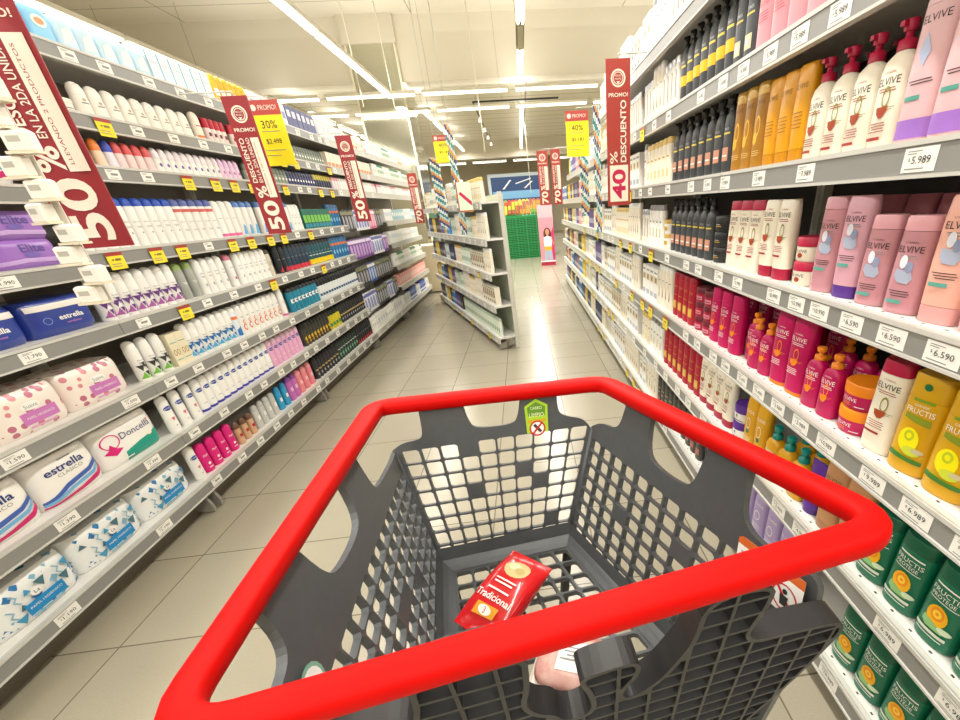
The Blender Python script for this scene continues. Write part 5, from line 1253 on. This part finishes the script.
# ------------------------------------------------------------------ lamps
TUBE = M('#fffbea', .5, 0, 5.0); HOUS = M('#f4f0e4', .4); BLK = M('#2a2622')
def lamp(name, loc, length, along, label, group, rods=True, ztop=None):
    t = thing(name, label, 'ceiling light', loc, 0 if along == 'y' else PI / 2, group)
    L = length / 2
    part('housing', MB().box(-.055, .055, -L, L, .03, .075, HOUS), t)
    for sx in (-1, 1): part('tube', MB().tube([(sx * .026, -L + .02, .012), (sx * .026, L - .02, .012)], .014, TUBE, 8), t)
    if ztop and rods:
        for sy in (-1, 1): part('suspension_rod', MB().tube([(0, sy * L * .8, .075), (0, sy * L * .8, ztop - loc[2] - .002)], .0018, BLK, 6), t)
    return t
def area_light(loc, sx, sy, w):
    d = bpy.data.lights.new('lamp_light', 'AREA'); d.shape = 'RECTANGLE'; d.size = sx; d.size_y = sy; d.energy = w; d.color = (1.0, .975, .92)
    o = bpy.data.objects.new('lamp_light', d); COL.objects.link(o); o.location = loc
    u = bpy.data.lights.new('lamp_light', 'AREA'); u.shape = 'RECTANGLE'; u.size = sx; u.size_y = sy; u.energy = w * UPF; u.color = (1.0, .975, .92)
    q = bpy.data.objects.new('lamp_light', u); COL.objects.link(q); q.location = (loc[0], loc[1], loc[2] + .115); q.rotation_euler = (PI, 0, 0)
    return o
ZL = 3.3
PW = 30; UPF = .28
for ci, (x, nm) in enumerate(((-2.07, 'deodorant side'), (.222, 'middle of the aisle'), (2.6, 'back of the shampoo side'), (-4.1, 'aisle behind the deodorants'))):
    y = (-4.3, -4.35, -4.3, -4.3)[ci]; i = 0
    while y < 9.6:
        ln = 1.5
        if not (ci == 1 and (5.9 < y + .75 < 7.2 or y > 7.6)) and y < 8.2:
            o = lamp('ceiling_light', (x, y + ln / 2, ZL), ln - .04, 'y', '', 'lamp rows along the aisle', ztop=Zc, rods=i % 4 == 1)
            PENDING.setdefault(('long twin tube lamp', 'lamp row above the ' + nm, 'lengthwise', ''), []).append((y, 0, o))
        y += ln; i += 1
    for yy in (-2.8, 0.2, 3.2, 6.4, 9.2): area_light((x, yy, ZL - .03), .14, 2.9, PW * (1.3 if ci == 3 else 3))
o = lamp('ceiling_light', (.222, 7.56, ZL), 1.1, 'y', 'short twin tube lamp past the dark gap in middle lamp row', 'lamp rows along the aisle', ztop=Zc); o['label'] = 'short twin tube lamp past the dark gap in middle lamp row'
t = thing('lamp_joiner', 'bare metal lamp housing bridging the gap in middle lamp row', 'lamp housing', (.222, 6.58, ZL)); part('housing', MB().box(-.05, .05, -.41, .41, .03, .075, M('#8d8878', .35, .5)), t); part('reflector', MB().box(-.03, .03, -.36, .36, .0, .0295, M('#c9bf9c', .3, .4)), t)
for sy in (-1, 1): part('suspension_rod', MB().tube([(0, sy * .3, .075), (0, sy * .3, Zc - ZL - .002)], .0018, BLK, 6), t)
for r, yy in enumerate((9.0, 10.36)):
    for k in range(7):
        x = -5.6 + k * 1.62
        o = lamp('ceiling_light', (x, yy if r == 0 else yy, 3.29), 1.5, 'x', '', 'lamp rows across the store', ztop=Zc if r == 0 else 3.78, rods=k % 3 == 0)
        PENDING.setdefault(('twin tube lamp', '%s lamp row crossing the store' % ORD[r], 'above the aisle end', ''), []).append((k, 0, o))
    area_light((-.5, yy, 3.25), 9, .14, PW * 5)
for ci, x in enumerate((-4.2, -1.9, .28, 3.2)):
    for k in range(5):
        o = lamp('ceiling_light', (x, 11.6 + k * 1.55, 3.45), 1.5 if ci == 2 else 1.2, 'y', '', 'lamps beyond the beam', ztop=3.78)
        PENDING.setdefault(('tube lamp beyond the beam', '%s far lamp row' % ORD[ci], 'lengthwise', ''), []).append((k, 0, o))
    area_light((x, 14.5, 3.4), .14, 7.5, PW * 7)
for r, yy in enumerate((20.3, 22.6)):
    for k in range(6):
        o = lamp('ceiling_light', (-5 + k * 1.9, yy, 3.4), 1.6, 'x', '', 'lamps beyond the beam', ztop=3.78)
        PENDING.setdefault(('cross tube lamp beyond the drop', '%s distant row' % ORD[r], 'by the fridge', ''), []).append((k, 0, o))
    area_light((0, yy, 3.35), 10, .14, PW * 8)
t = thing('track_rail', 'dark track rail with small white spotlights beyond the beam', 'track light', (-.75, 10.6, 3.45))
m = MB().box(-.015, .015, 0, 6.5, .0, .03, BLK); m.box(-.015, 1.8, -.015, .015, 0, .03, BLK); part('rail', m, t)
for k in range(4): part('spotlight', MB().lathe([(-.09, .045, .045), (-.01, .03, .03), (0, .02, .02)], M('#fff8e4', .4, 0, 2.0), 10, cy=1.6 + k * 1.4), t)
for k, yy in enumerate((1.0, 5.8)): part('ceiling_drop_rod', MB().tube([(0, yy, .03), (0, yy, .328)], .004, BLK, 6), t)
for i, (x, y, h) in enumerate(((-.55, 9.2, 2.2), (.35, 13.0, 2.0), (-2.3, 8.2, 1.6), (-1.98, 8.9, 1.5))):
    o = link('hanging_pole', MB().tube([(x, y, (3.775 if y > 10 else Zc - .003) - h), (x, y, 3.775 if y > 10 else Zc - .003)], .008, FRM, 8).mesh('pole')); 
    tag(o, 'thin white hanging pole, %s' % ('above the angled gondola', 'beyond the beam by the produce', 'in front of the mirrored column', 'beside the edge of mirrored column')[i], 'hanging pole')

w = bpy.data.worlds.new('World'); SC.world = w; w.use_nodes = True
w.node_tree.nodes['Background'].inputs[0].default_value = (1, .96, .88, 1); w.node_tree.nodes['Background'].inputs[1].default_value = .3

# ------------------------------------------------------------------ camera
cd = bpy.data.cameras.new('Camera'); cam = bpy.data.objects.new('Camera', cd); COL.objects.link(cam); SC.camera = cam
F_, PITCH, YAW, ROLL, CX, CY = 408.0, .4538, .0777, -.0706, 569.29, 403.04
cd.sensor_width = 36; cd.lens = F_ / 960 * 36; cd.shift_x = -(CX - 480) / 960; cd.shift_y = (CY - 360) / 960; cd.clip_start = .02; cd.clip_end = 100
fw = V((math.sin(YAW) * math.cos(PITCH), math.cos(YAW) * math.cos(PITCH), -math.sin(PITCH))); rt = V((math.cos(YAW), -math.sin(YAW), 0)); up = rt.cross(fw)
r2 = rt * math.cos(ROLL) + up * math.sin(ROLL); u2 = -rt * math.sin(ROLL) + up * math.cos(ROLL)
mw = Matrix((( r2.x, u2.x, -fw.x, 0), (r2.y, u2.y, -fw.y, 0), (r2.z, u2.z, -fw.z, 1.43), (0, 0, 0, 1)))
cam.matrix_world = mw

finish_labels()
vs_ = SC.view_settings; vs_.view_transform = 'Standard'; vs_.look = 'None'; vs_.gamma = 1; vs_.exposure = -0.76; vs_.use_curve_mapping = False
